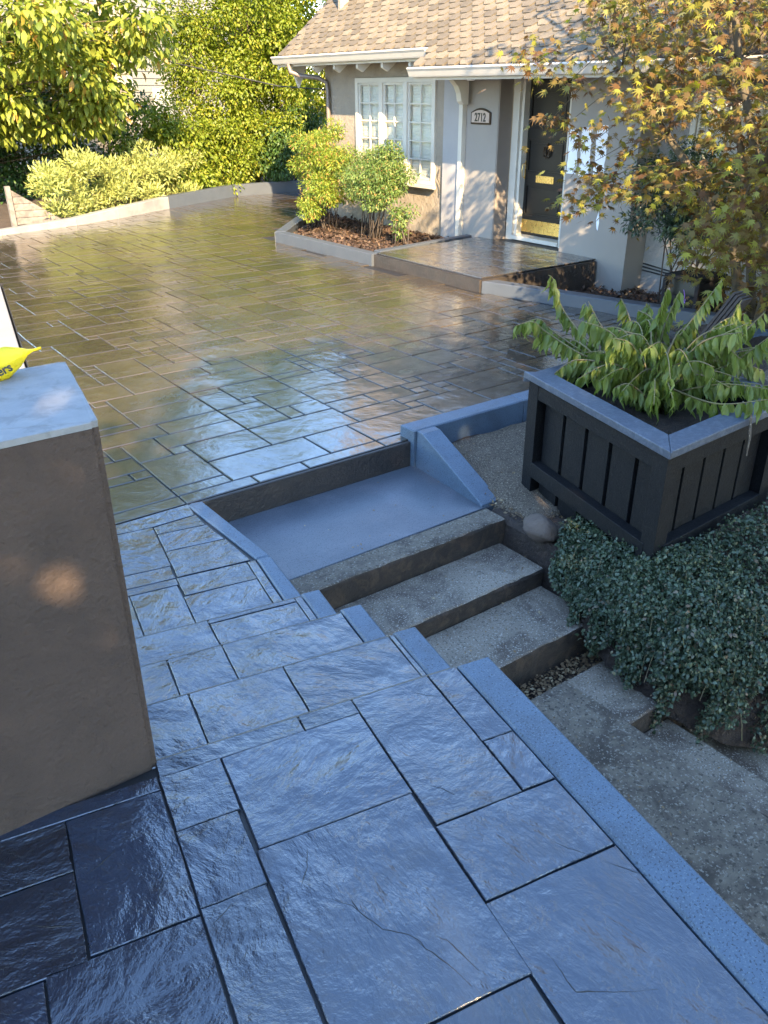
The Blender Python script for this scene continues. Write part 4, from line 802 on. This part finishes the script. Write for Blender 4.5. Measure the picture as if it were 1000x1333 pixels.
# trees and shrubs on the near side, whose crowns shade the walkway
GS = 'shade trees on the near side of the walkway'
for k, (x, y, zc, r, h, n, lb) in enumerate(((-4.6, -5.2, 4.6, 2.1, 2.0, 120, 'leafy shade tree behind the camera to the left'), (-1.2, -5.6, 4.7, 2.2, 2.1, 130, 'leafy shade tree straight behind the camera'),
        (2.2, -5.0, 4.7, 2.1, 2.2, 120, 'leafy shade tree behind the camera to the right'), (6.2, -3.4, 3.9, 1.9, 1.9, 80, 'leafy shade tree below the lower steps'), (-8.0, -3.2, 4.1, 2.2, 2.0, 90, 'leafy shade tree at the far left behind the camera'))):
    cl = blobs(n, (x, y, zc), (r, r, h), 1.2, .15)
    plant('shade_tree', lb, 'tree', (x, y, -.3), (x, y, zc+.6), cl, .55, 95, .2, OVAL, 'bigleaf', 'bark', .16, GS)
for k, (x, y, lb) in enumerate(((-4.0, -3.4, 'clipped hedge shrub behind the walkway slabs, left'), (-1.2, -4.2, 'clipped hedge shrub behind the walkway slabs, middle'), (2.0, -4.4, 'clipped hedge shrub behind the rough path'), (6.4, -.6, 'dark shrub added right of the lower steps to dim them'))):  # last one is unseen, added to keep ambient light low at the stairs
    cl = blobs(50, (x, y, .7), (1.6, .8, 1.5), -.4)
    plant('near_shrub', lb, 'shrub', (x, y, -.5), (x, y, 1.2), cl, .45, 90, .11, OVAL, 'dark_leaf', 'bark', .05, 'hedge shrubs on the near side')
# nandina shrubs in the bed
GN = 'feathery shrubs in the front bed'
def canes(m, base, cl, n, r=.009):
    for k in range(n):
        b = Vector(base)+Vector((random.uniform(-.18, .18), random.uniform(-.22, .22), 0)); t = Vector(random.choice(cl))
        mid = b.lerp(t, .5)+Vector((random.uniform(-.05, .05), random.uniform(-.05, .05), .12)); m.tube([b, mid, t], [r, r*.8, r*.5], 5)
def nandina(label, base, cl, mat, rad, per, size, n=22, group=GN, name='nandina_shrub', bark='bark'):
    t = thing(name, label, 'shrub', base, group); m = MB(); canes(m, base, cl, n); m.build('cane', M[bark], t, smooth=True)
    crown('foliage', cl, rad, per, size, THIN, M[mat], t, .35, .75, 1.3); return t
cl = blobs(44, (7.75, 12.15, 1.0), (.42, .75, .62), .35, .1)+blobs(12, (7.3, 11.75, .62), (.25, .45, .3), .3, .1)
nandina('yellow green feathery shrub at the left end of the front bed', (7.7, 12.05, .06), cl, 'nand_y', .19, 420, .05)
cl = blobs(40, (7.75, 10.75, .95), (.38, .62, .48), .4, .1)
nandina('greener feathery shrub in front of the big window, right one in the bed', (7.75, 10.8, .06), cl, 'nand_g', .18, 420, .048)
cl = blobs(9, (7.7, 10.0, .42), (.2, .22, .2), .2, .1)
nandina('small low feathery shrub at the right end of the bed by the porch', (7.7, 10.0, .06), cl, 'nand_g', .13, 120, .055, 8)
cl = blobs(54, (8.3, 5.75, 1.05), (.38, .85, .62), .5, .1)
nandina('dark fine leaved shrub with bare black stems against the light wall behind the wicker box', (8.4, 5.75, -.12), cl, 'blk_leaf', .18, 170, .062, 12, None, 'fine_leaved_shrub')
# bark mulch
def scatter(name, label, n, xr, yr, zf, size, mat, par=None, ok=None):
    x = rng.uniform(*xr, n); y = rng.uniform(*yr, n)
    if ok: k = np.array([ok(a, b) for a, b in zip(x, y)]); x, y = x[k], y[k]
    z = np.array([zf(a, b) for a, b in zip(x, y)])+rng.uniform(0, .02, len(x)); m_ = len(x)
    yd = rdir(m_); yd[:, 2] *= .35; zd = rdir(m_)*.5+np.array([0, 0, 1.])
    o = leaves(name, np.stack([x, y, z], 1), yd, zd, size*rng.uniform(.5, 1.5, m_), TINY, M[mat], None)
    return tag(o, None, None, None, 'stuff')
bedsoil = tag(MB().slab([(6.68, 9.3), (8.6, 9.5), (8.6, 13.4), (7.72, 12.86), (6.62, 11.6)], -.2, .045, .01).build('bed_soil', M['soil']), kind='structure')
scatter('bark_mulch', '', 9000, (6.66, 8.6), (9.3, 13.3), lambda x, y: .05, .055, 'mulch', ok=lambda x, y: inside((x, y), [(6.7, 9.35), (8.6, 9.6), (8.6, 13.3), (7.75, 12.75), (6.66, 11.5)]))
scatter('bark_mulch', '', 6000, (6.8, 8.9), (4.4, 7.05), lambda x, y: gz(x, y)+.02, .05, 'mulch', ok=lambda x, y: x > 6.7+(7.06-y)*.45)
# japanese maple
mp = thing('maple_tree', 'bronze and olive leaved japanese maple in front of the right house wall', 'tree', (7.5, 4.2, -.1))
m = MB(); S = [Vector(c) for c in MAPLE_SPRAYS]
stems = [[(7.5, 4.2, -.15), (7.3, 4.05, .5), (7.0, 4.15, 1.4), (6.95, 4.5, 2.3), (7.0, 4.9, 3.4), (7.0, 5.0, 4.8)], [(7.5, 4.15, -.15), (7.35, 3.9, .7), (7.2, 3.75, 1.8), (7.3, 3.8, 3.0), (7.3, 3.6, 4.9)],
         [(7.45, 4.25, -.15), (7.2, 4.4, .8), (7.0, 4.9, 1.5), (6.9, 5.5, 2.1), (6.9, 6.0, 2.6)], [(7.5, 4.2, -.15), (7.6, 4.5, .9), (7.6, 4.9, 2.0), (7.7, 5.3, 3.2)], [(7.0, 4.15, 1.4), (6.6, 3.7, 2.2), (6.4, 3.4, 3.3)]]
SP = []
for q, L in enumerate(stems):
    L = [Vector(p) for p in L]; m.tube(L, [.055*(1-.7*i/(len(L)-1)) for i in range(len(L))], 7)
    for a, b in zip(L, L[1:]): SP += [a.lerp(b, t) for t in (0, .33, .66)]
for c in S:
    a = min(SP, key=lambda p: (p-c).length+(.5*max(0, p.z-c.z+.1))); d = (c-a)
    mid = a.lerp(c, .5)+Vector((random.uniform(-.06, .06), random.uniform(-.06, .06), .08*d.length)); m.tube([a, mid, c], [.004+.006*d.length, .005, .002], 4)
m.build('trunk', M['bark2'], mp, smooth=True)
C_ = arr(MAPLE_SPRAYS); per = 40; Pm = np.repeat(C_, per, 0); nM = len(Pm)
g = rng.normal(size=(nM, 3))*np.array([.15, .15, .06]); rr_ = np.hypot(g[:, 0], g[:, 1]); g[:, 2] -= rr_**2*1.1
Pm = Pm+g; hor = rdir(nM); hor[:, 2] = -.55
outw = g.copy(); outw[:, 2] = 0
leaves('leaf_sprays', Pm, hor+norm(outw)*.7, rdir(nM)*.45+np.array([-.25, -.25, .9]), .108*rng.uniform(.6, 1.3, nM), MAPLE, M['maple'], mp)
# ------------------------------------------------------------ planter box and its plant
pb = thing('planter_box', 'large charcoal wooden planter box with a blue grey cap rail', 'planter', (3.6, 2.6, -.1))
A_ = Vector((3.49, 3.34, 0)); B_ = Vector((3.15, 2.05, 0)); C2 = B_+Vector((1.17, .055, 0)); D2 = A_+Vector((1.17, .055, 0))
def fbox(o, e, f, a0, a1, b0, b1, z0, z1, name, mat, par, bev=.003):
    m = MB(); obox(m, o, e, f, a0, a1, b0, b1, z0, z1)
    ob = m.build(name, M[mat], par)
    if bev: bevel(ob, bev, 2)
    return ob
ins = .03
def side(P, Q, nb_, bw, gap, first=.11):
    e = (Q-P).normalized(); f = Vector((e.y, -e.x, 0))      # f points outwards for the order used below
    Ln = (Q-P).length
    fbox(P, e, f, first+.005, Ln-first-.005, -ins-.06, -ins-.002, .455, .555, 'top_rail', 'box', pb)
    fbox(P, e, f, first+.005, Ln-first-.005, -ins-.06, -ins+.006, -.045, .05, 'bottom_rail', 'box', pb)
    span = Ln-2*first; k = int(span/(bw+gap)); st_ = span/k
    for i in range(k):
        fbox(P, e, f, first+i*st_+gap/2, first+(i+1)*st_-gap/2, -ins-.085, -ins-.062, -.3, .553, 'board', 'box', pb, .002)
    fbox(P, e, f, first, Ln-first, -ins-.112, -ins-.09, -.3, .5, 'backing', 'box', pb, 0)
side(B_, A_, 5, .185, .028) if False else None
def side2(P, Q, *a):
    side(P, Q, *a)
side(A_, B_, 5, .19, .032); side(B_, C2, 7, .14, .022); side(C2, D2, 5, .19, .03); side(D2, A_, 7, .14, .022)
for P, Q, R_ in ((A_, D2, B_), (B_, A_, C2), (C2, B_, D2), (D2, C2, A_)):
    e = (Q-P).normalized(); f = (R_-P).normalized()
    P0 = P+e*ins+f*ins
    pts = [P0, P0+e*.105, P0+e*.105+f*.105, P0+f*.105]
    ar = sum(pts[i].x*pts[(i+1) % 4].y-pts[(i+1) % 4].x*pts[i].y for i in range(4))
    if ar < 0: pts.reverse()
    bevel(MB().slab([(p.x, p.y) for p in pts], -.34, .557, .003).build('post', M['box'], pb), .003)
cw = .135
cor = [A_, B_, C2, D2]; cen = (A_+C2)/2
inn = []
for i in range(4):
    P = cor[i]; a = (cor[i-1]-P).normalized(); b = (cor[(i+1) % 4]-P).normalized(); s_ = a.cross(b).length; inn.append(P+(a+b)*(cw/s_))
for i in range(4):
    j = (i+1) % 4; pts = [cor[i], cor[j], inn[j], inn[i]]
    zt = .60 if i != 3 else .575
    zb = .56 if i != 3 else .535
    bevel(MB().slab([(p.x, p.y) for p in pts], zb, zt, .004).build('cap_rail', M['cap'], pb), .003)
tag(MB().slab([(p.x, p.y) for p in inn], -.2, .44, .01).build('potting_soil', M['soil'], pb))
# drooping plant
pn = thing('potted_plant', 'drooping green leaved shrub growing in the charcoal planter box', 'plant', (3.95, 2.72, .36))
def leaf_mesh(k):
    st_ = [0, .12, .32, .55, .78, 1.0]; wd = [0, .10, .165, .15, .08, 0]; m = MB(); vs = []
    for t, w in zip(st_, wd):
        z = -.22*t*t*(1+.6*k)+.05*math.sin(t*9+k*2); vs += [(-w, t, z+w*(.35+.25*k)), (0, t, z), (w, t, z+w*(.3+.3*k))]
    fs = []
    for i in range(5):
        a = i*3
        fs += [(a, a+1, a+4, a+3), (a+1, a+2, a+5, a+4)]
    m.add(vs, fs); o = m.build('tmp', M['dogwood'], origin=(0, 0, 0), smooth=True); d = o.data; bpy.data.objects.remove(o); return d
LM = [leaf_mesh(k) for k in (0, .5, 1, 1.6)]
m = MB(); LF = []
root = Vector(PLANT_BRANCHES[-1][0])
def smooth_path(L, n=9):
    L = [Vector(p) for p in L]; out = []
    for i in range(len(L)-1):
        p0, p1, p2, p3 = L[max(0, i-1)], L[i], L[i+1], L[min(len(L)-1, i+2)]
        for k in range(n):
            t = k/n; out.append(.5*((2*p1)+(p2-p0)*t+(2*p0-5*p1+4*p2-p3)*t*t+(3*p1-p0-3*p2+p3)*t**3))
    return out+[L[-1]]
extra_br = []
for i, L in enumerate(PLANT_BRANCHES[:-1]):
    if i % 2 == 0:
        q = [Vector(p) for p in L]; s_ = Vector((random.uniform(.1, .35), random.uniform(-.1, .2), random.uniform(-.1, -.02)))
        extra_br.append([tuple(p+s_*(k/len(q)+.3)) for k, p in enumerate(q)])
for k in range(34):
    a = k*2*math.pi/17+random.uniform(-.2, .2); c_ = Vector((3.92 if k % 3 else 4.1, 2.75, .46)); d = Vector((math.cos(a)*random.uniform(.35, .55), math.sin(a)*random.uniform(.35, .5), 0))
    extra_br.append([tuple(c_), tuple(c_+d*.5+Vector((0, 0, .24 if k < 17 else .38))), tuple(c_+d+Vector((0, 0, random.uniform(.12, .25) if k < 17 else random.uniform(.3, .5))))])
for L in PLANT_BRANCHES[:-1]+extra_br:
    pth = smooth_path(L); st0 = Vector((3.98, 2.83, .6)); pth = [root+Vector((random.uniform(-.1, .1), random.uniform(-.1, .1), -.01)), root.lerp(pth[0], .6)+Vector((0, 0, .06))]+pth
    m.tube(pth, [.0075*(1-.75*i/len(pth)) for i in range(len(pth))], 5)
    acc = 0; side_ = 1
    for a, b in zip(pth[2:], pth[3:]):
        seg = (b-a).length; acc += seg
        while acc > .015:
            acc -= .015; side_ = -side_; al = (b-a).normalized(); sd = al.cross(Vector((0, 0, 1)))
            sd = sd.normalized() if sd.length > .1 else Vector((1, 0, 0))
            LF.append((a.lerp(b, random.random()), al, sd*side_))
m.tube(smooth_path(PLANT_BRANCHES[-1], 4), .012, 7); m.build('stem', M['twig'], pn, smooth=True)
random.shuffle(LF); xtra = MB()
for n, (p, al, sd) in enumerate(LF):
    y = (Vector((0, 0, -1))*random.uniform(.6, 1.2)+sd*random.uniform(.05, .65)+al*random.uniform(-.1, .5)).normalized()
    zv = (sd*.7+Vector((random.uniform(-.5, .5), random.uniform(-.8, .8), .35))); zv = (zv-y*zv.dot(y)).normalized(); x = y.cross(zv)
    s_ = random.uniform(.07, .12); Mx = Matrix(((x.x*s_, y.x*s_, zv.x*s_, 0), (x.y*s_, y.y*s_, zv.y*s_, 0), (x.z*s_, y.z*s_, zv.z*s_, 0), (0, 0, 0, 1)))
    me = LM[n % 4]
    if n < 295:
        o = link('leaf', me, p, pn); o.matrix_basis = Matrix.Translation(o.location) @ Mx
    else:
        Mw = Matrix.Translation(p) @ Mx; xtra.add([Mw @ v_.co for v_ in me.vertices], [tuple(f_.vertices) for f_ in me.polygons])
M['dogwood2'] = leaf_mat('drooping green leaves dense', [(0, (.085, .115, .022)), (.6, (.125, .16, .03)), (1, (.20, .235, .06))], .35, .4)
if xtra.v: tag(xtra.build('small_leaves', M['dogwood2'], pn, smooth=True), kind='stuff')
for pts in ([(3.55, 2.20, .63), (3.50, 2.13, .60), (3.49, 2.10, .5), (3.47, 2.09, .42)], [(3.72, 2.5, .72), (3.70, 2.47, .66), (3.69, 2.45, .6)]):
    pass
dry = MB(); dry.tube([(3.88, 2.16, .66), (3.84, 2.08, .62), (3.80, 2.04, .52), (3.77, 2.02, .43)], [.003, .006, .008, .003], 5)
dry.build('dried_stem', M['straw'], pn)
# ------------------------------------------------------------ ground cover
CP = [((3.42, 2.74, -.16), (3.20, 2.68, -.14), (3.07, 2.60, -.30)), ((3.32, 2.5, -.08), (3.12, 2.42, -.10), (2.97, 2.34, -.42)), ((3.22, 2.15, .0), (3.04, 2.06, -.04), (2.92, 2.05, -.50)), ((3.4, 2.06, .02), (3.12, 1.74, -.06), (2.93, 1.76, -.60)),
      ((3.8, 2.07, .02), (3.50, 1.50, -.06), (3.12, 1.50, -.72)), ((4.4, 2.10, .03), (4.15, 1.35, -.08), (3.55, 1.20, -.88)), ((5.2, 2.2, .05), (5.0, 1.3, -.08), (4.3, .9, -.95)), ((6.2, 2.4, .05), (5.9, 1.2, -.1), (5.2, .6, -.95))]
CPa = arr(CP)
def cover_pt(s, t):
    k = s*(len(CP)-1); i = np.minimum(k.astype(int), len(CP)-2); f = (k-i)[:, None]
    a = CPa[i]*(1-f[:, :, None])+CPa[i+1]*f[:, :, None]; t = t[:, None]
    # bezier with the middle point doubled for a full shoulder
    return a[:, 0]*(1-t)**3+a[:, 1]*(3*t*(1-t)**2+3*t*t*(1-t)*.72)+(a[:, 2])*(t**3+3*t*t*(1-t)*.28)
ss, tt = np.meshgrid(np.linspace(0, 1, 60), np.linspace(0, 1, 20), indexing='ij'); Pg = cover_pt(ss.ravel(), tt.ravel())
Pg[:, 2] -= .05; Pg[:, 1] += .03; Pg[:, 0] += .03; Pg += rng.normal(size=Pg.shape)*.006
fs = [(i*20+j, i*20+j+1, (i+1)*20+j+1, (i+1)*20+j) for i in range(59) for j in range(19)]
tag(MB().add([tuple(p) for p in Pg], fs).build('soil_slope', M['soil'], smooth=True), kind='structure')
nC = 80000; s_ = rng.random(nC)**1.35; t_ = rng.random(nC)**.9*(.93+.10*np.sin(s_*61)+.06*np.sin(s_*143+1))
P = cover_pt(s_, t_); eps = 1e-3
du = cover_pt(np.minimum(s_+eps, 1), t_)-cover_pt(np.maximum(s_-eps, 0), t_); dv = cover_pt(s_, np.minimum(t_+eps, 1))-cover_pt(s_, np.maximum(t_-eps, 0))
nrm = norm(np.cross(du, dv)); nrm *= np.where(nrm[:, 2:3]*1+(-nrm[:, 1:2]) < 0, -1, 1)
lump = (np.sin(P[:, 0]*13+P[:, 1]*9)*np.sin(P[:, 1]*15-P[:, 2]*12)+np.sin(P[:, 0]*37+P[:, 2]*31)*.5+np.sin(P[:, 1]*29+P[:, 0]*23)*.4)*.026
P = P+nrm*(lump[:, None]-rng.random((nC, 1))**1.6*.09+.02+(rng.random((nC, 1)) > .97)*.05)+rdir(nC)*.012
dn = norm(dv)
leaves_o = leaves('ground_cover', P, dn*.8+rdir(nC)*.9+nrm*.25, nrm*.7+rdir(nC)*.75, .0245*rng.uniform(.6, 1.3, nC), OVAL, M['cover'], None, 1.1)
tag(leaves_o, kind='stuff')
tw = MB()
for k in range(140):
    i = rng.integers(0, nC); p = Vector(P[i]); 
    if p.x > 4.2: continue
    d = Vector(dn[i])*.5+Vector((random.uniform(-.5, .1), random.uniform(-.5, .1), -.3)); L = random.uniform(.06, .16)
    tw.tube([p, p+d*L*.5+Vector((0, 0, .02)), p+d*L], .0016, 4)
tag(tw.build('trailing_twigs', M['twig']), kind='stuff')
# litter, dirt patches, rock
scatter('dry_litter', '', 900, (2.3, 3.1), (2.14, 2.3), lambda x, y: -.645, .022, 'litter')
scatter('dry_litter', '', 1500, (3.1, 3.6), (2.85, 3.9), lambda x, y: gz(x, y)+.02, .022, 'litter')
scatter('dry_litter', '', 34, (2.0, 3.15), (3.1, 3.95), lambda x, y: -.178 if y > 3.255 else -.182, .016, 'litter')
scatter('dry_litter', '', 130, (1.9, 3.05), (2.3, 3.0), lambda x, y: -.335 if y > 2.715 else -.443, .014, 'litter')
scatter('dry_litter', '', 260, (2.2, 3.0), (-.2, 2.1), lambda x, y: -.556 if x < 2.66 else -.513 if y > 1.7 else -.656, .014, 'litter')
xs2 = np.linspace(3.22, 5.3, 34); ys2 = np.linspace(2.9, 4.0, 22)
vs = [(x, y, gz(x, y)+(.045 if 0 < i < 33 and 0 < j < 21 else -.05)+random.uniform(-.006, .006)) for j, y in enumerate(ys2) for i, x in enumerate(xs2)]
fs = [(j*34+i, j*34+i+1, (j+1)*34+i+1, (j+1)*34+i) for j in range(21) for i in range(33)]
tag(MB().add(vs, fs).build('dirt_path', M['straw'], smooth=True), kind='structure')
vs = []; 
for j in range(25):
    for i in range(25):
        a, b = (i-12)/12, (j-12)/12; r_ = a*a+b*b; vs.append((6.35+a*1.1, 3.05+b*.85, .36*max(0, 1-r_)**.6-.12+random.uniform(-.012, .012)))
tag(MB().add(vs, [(j*25+i, j*25+i+1, (j+1)*25+i+1, (j+1)*25+i) for j in range(24) for i in range(24)]).build('straw_mound', M['straw'], smooth=True), kind='structure')
def rock(c, r, label):
    import bmesh
    bm = bmesh.new(); bmesh.ops.create_icosphere(bm, subdivisions=3, radius=1)
    for v in bm.verts:
        d = v.co.copy(); k = 1+.10*math.sin(3.1*d.x+1)+.08*math.sin(4*d.y-2*d.z)+.05*math.sin(9*d.z+5*d.x)
        for nrm_ in ((.6, -.5, .62), (-.7, -.3, .5), (.1, -.9, .2), (-.2, .5, .84)):
            q = d.dot(Vector(nrm_).normalized()); k = min(k, .80/max(q, .05)) if q > .75 else k
        v.co = Vector((d.x*r[0], d.y*r[1], d.z*r[2]))*k
    me = bpy.data.meshes.new('rock'); bm.to_mesh(me); bm.free(); me.materials.append(M['rock']); me.polygons.foreach_set('use_smooth', [True]*len(me.polygons))
    return tag(link('rock', me, c), label, 'rock')
rock((3.155, 2.80, -.125), (.095, .115, .07), 'rounded reddish grey rock at the corner of the planter box above the steps')
# weathered wooden post and board
pst = thing('wooden_post', 'weathered grooved wooden post leaning behind the planter plant', 'post', (5.6, 3.68, .05))
for k in range(4):
    o_ = k*.027; MB().prism([(5.56, 3.80-o_, .0), (5.56, 3.776-o_, .0), (5.60, 3.336-o_, .78-k*.012), (5.60, 3.36-o_, .78-k*.012)], (.10, 0, 0)).build('slat', M['darkwood'], pst)
wb = thing('weathered_board', 'weathered grey wooden wedge shaped panel standing at the far left behind the kerb', 'panel', (4.0, 15.6, .1))
for k in range(5):
    x0 = 3.70; t0, t1 = k/5, (k+1)/5; z0_, z1_ = .06+t0*.56, .06+t1*.56-.008
    MB().prism([(x0, 15.6, z0_), (x0+.80*(1-t0)**1.0, 15.55, z0_), (x0+.80*(1-t1)+.01, 15.55, z1_), (x0, 15.6, z1_)], (0, .045, 0)).build('slat', M['wood'], wb)
MB().box(3.62, 3.695, 15.55, 15.64, 0, .68).build('post', M['wood'], wb)
# wicker storage box
wk = thing('wicker_box', 'dark resin wicker storage box with an open slot beside the right house wall', 'box', (7.6, 5.0, -.15))
x0, x1, y0, y1 = 7.38, 7.86, 4.80, 5.22
f_ = MB().box(x0, x1, y0, y1, .375, .42); bevel(f_.build('lid', M['wicker'], wk), .012)
for (a, b) in ((x0, y0), (x0, y1-.04), (x1-.04, y0), (x1-.04, y1-.04)): MB().box(a, a+.04, b, b+.04, -.15, .373).build('frame_post', M['wicker'], wk)
MB().box(x0+.005, x0+.035, y0+.042, y1-.042, .19, .225).build('frame_rail', M['wicker'], wk); MB().box(x0+.12, x1-.01, y0+.02, y1-.02, -.14, .37).build('inner_bin', M['ink'], wk)
MB().box(x0+.015, x0+.03, y0+.042, y1-.042, -.14, .188).build('front_panel', M['wicker'], wk); MB().box(x0+.042, x1-.042, y0+.01, y0+.025, -.14, .37).build('side_panel', M['wicker'], wk)
wv = MB()
for i in range(11):
    for j in range(12):
        y = y0+.05+i*.0295; z = -.12+j*.0255
        if (i+j) % 2: wv.box(x0+.004, x0+.014, y, y+.026, z, z+.012)
        else: wv.box(x0+.007, x0+.014, y+.008, y+.018, z-.004, z+.018)
tag(wv.build('weave', M['wicker'], wk), kind='stuff')
fl = MB(); fl.tube([(7.36, 4.95, .30), (7.355, 4.93, .26), (7.35, 4.92, .22)], .004, 5)
for k in range(5):
    t = k*1.256; fl.prism([(7.34, 4.92, .22), (7.335, 4.92+.03*math.cos(t), .20+.03*math.sin(t)), (7.335, 4.92+.03*math.cos(t+.7), .20+.03*math.sin(t+.7))], (.004, 0, 0))
tag(fl.build('purple_flower', M['purple']), 'tiny purple flower hanging in front of the wicker box slot', 'flower')
# yellow wrapper on the pillar
yw = thing('yellow_wrapper', 'crumpled bright yellow plastic wrapper with black lettering on the pillar top', 'wrapper', (.3, 2.12, 1.47))
ax = [(.02, 2.02, 1.50), (.14, 2.06, 1.495), (.26, 2.10, 1.495), (.36, 2.13, 1.50), (.42, 2.145, 1.502), (.455, 2.15, 1.510), (.475, 2.152, 1.518), (.49, 2.152, 1.521), (.51, 2.154, 1.523)]
rad = [.03, .040, .042, .038, .033, .020, .007, .003, .0035]
vs = []; n = 18
for i, (p, r) in enumerate(zip(ax, rad)):
    for k in range(n):
        t = k*2*math.pi/n; wr = 1+.10*math.sin(5*t+i*1.3)+.05*math.sin(9*t+i)
        vs.append((p[0]+.1*r*math.sin(t), p[1]+r*.8*math.cos(t)*wr, max(1.4635, p[2]+r*1.15*math.sin(t)*wr)))
fs = [(i*n+k, i*n+(k+1) % n, (i+1)*n+(k+1) % n, (i+1)*n+k) for i in range(len(ax)-1) for k in range(n)]+[tuple(range(n-1, -1, -1)), tuple(range((len(ax)-1)*n, len(ax)*n))]
MB().add(vs, fs).build('wrapper_sheet', M['yellow'], yw, smooth=True)
tx = Vector((.95, .10, .26)).normalized(); tn = Vector((-.15, -.90, .42)).normalized(); tn = (tn-tx*tn.dot(tx)).normalized(); ty = tn.cross(tx)
RT = Matrix(((tx.x, ty.x, tn.x, 0), (tx.y, ty.y, tn.y, 0), (tx.z, ty.z, tn.z, 0), (0, 0, 0, 1)))
text_obj('ers', .030, (.403, 2.098, 1.500), None, 'lettering', yw, M['ink'], .0008, RT)
for o in list(bpy.data.objects):
    if o.type == 'MESH' and o.get('kind') is None and o.parent is None and o.get('label') is None: print('UNTAGGED', o.name)
print('TRIS', sum(len(o.data.loops)-2*len(o.data.polygons) for o in bpy.data.objects if o.type == 'MESH'))
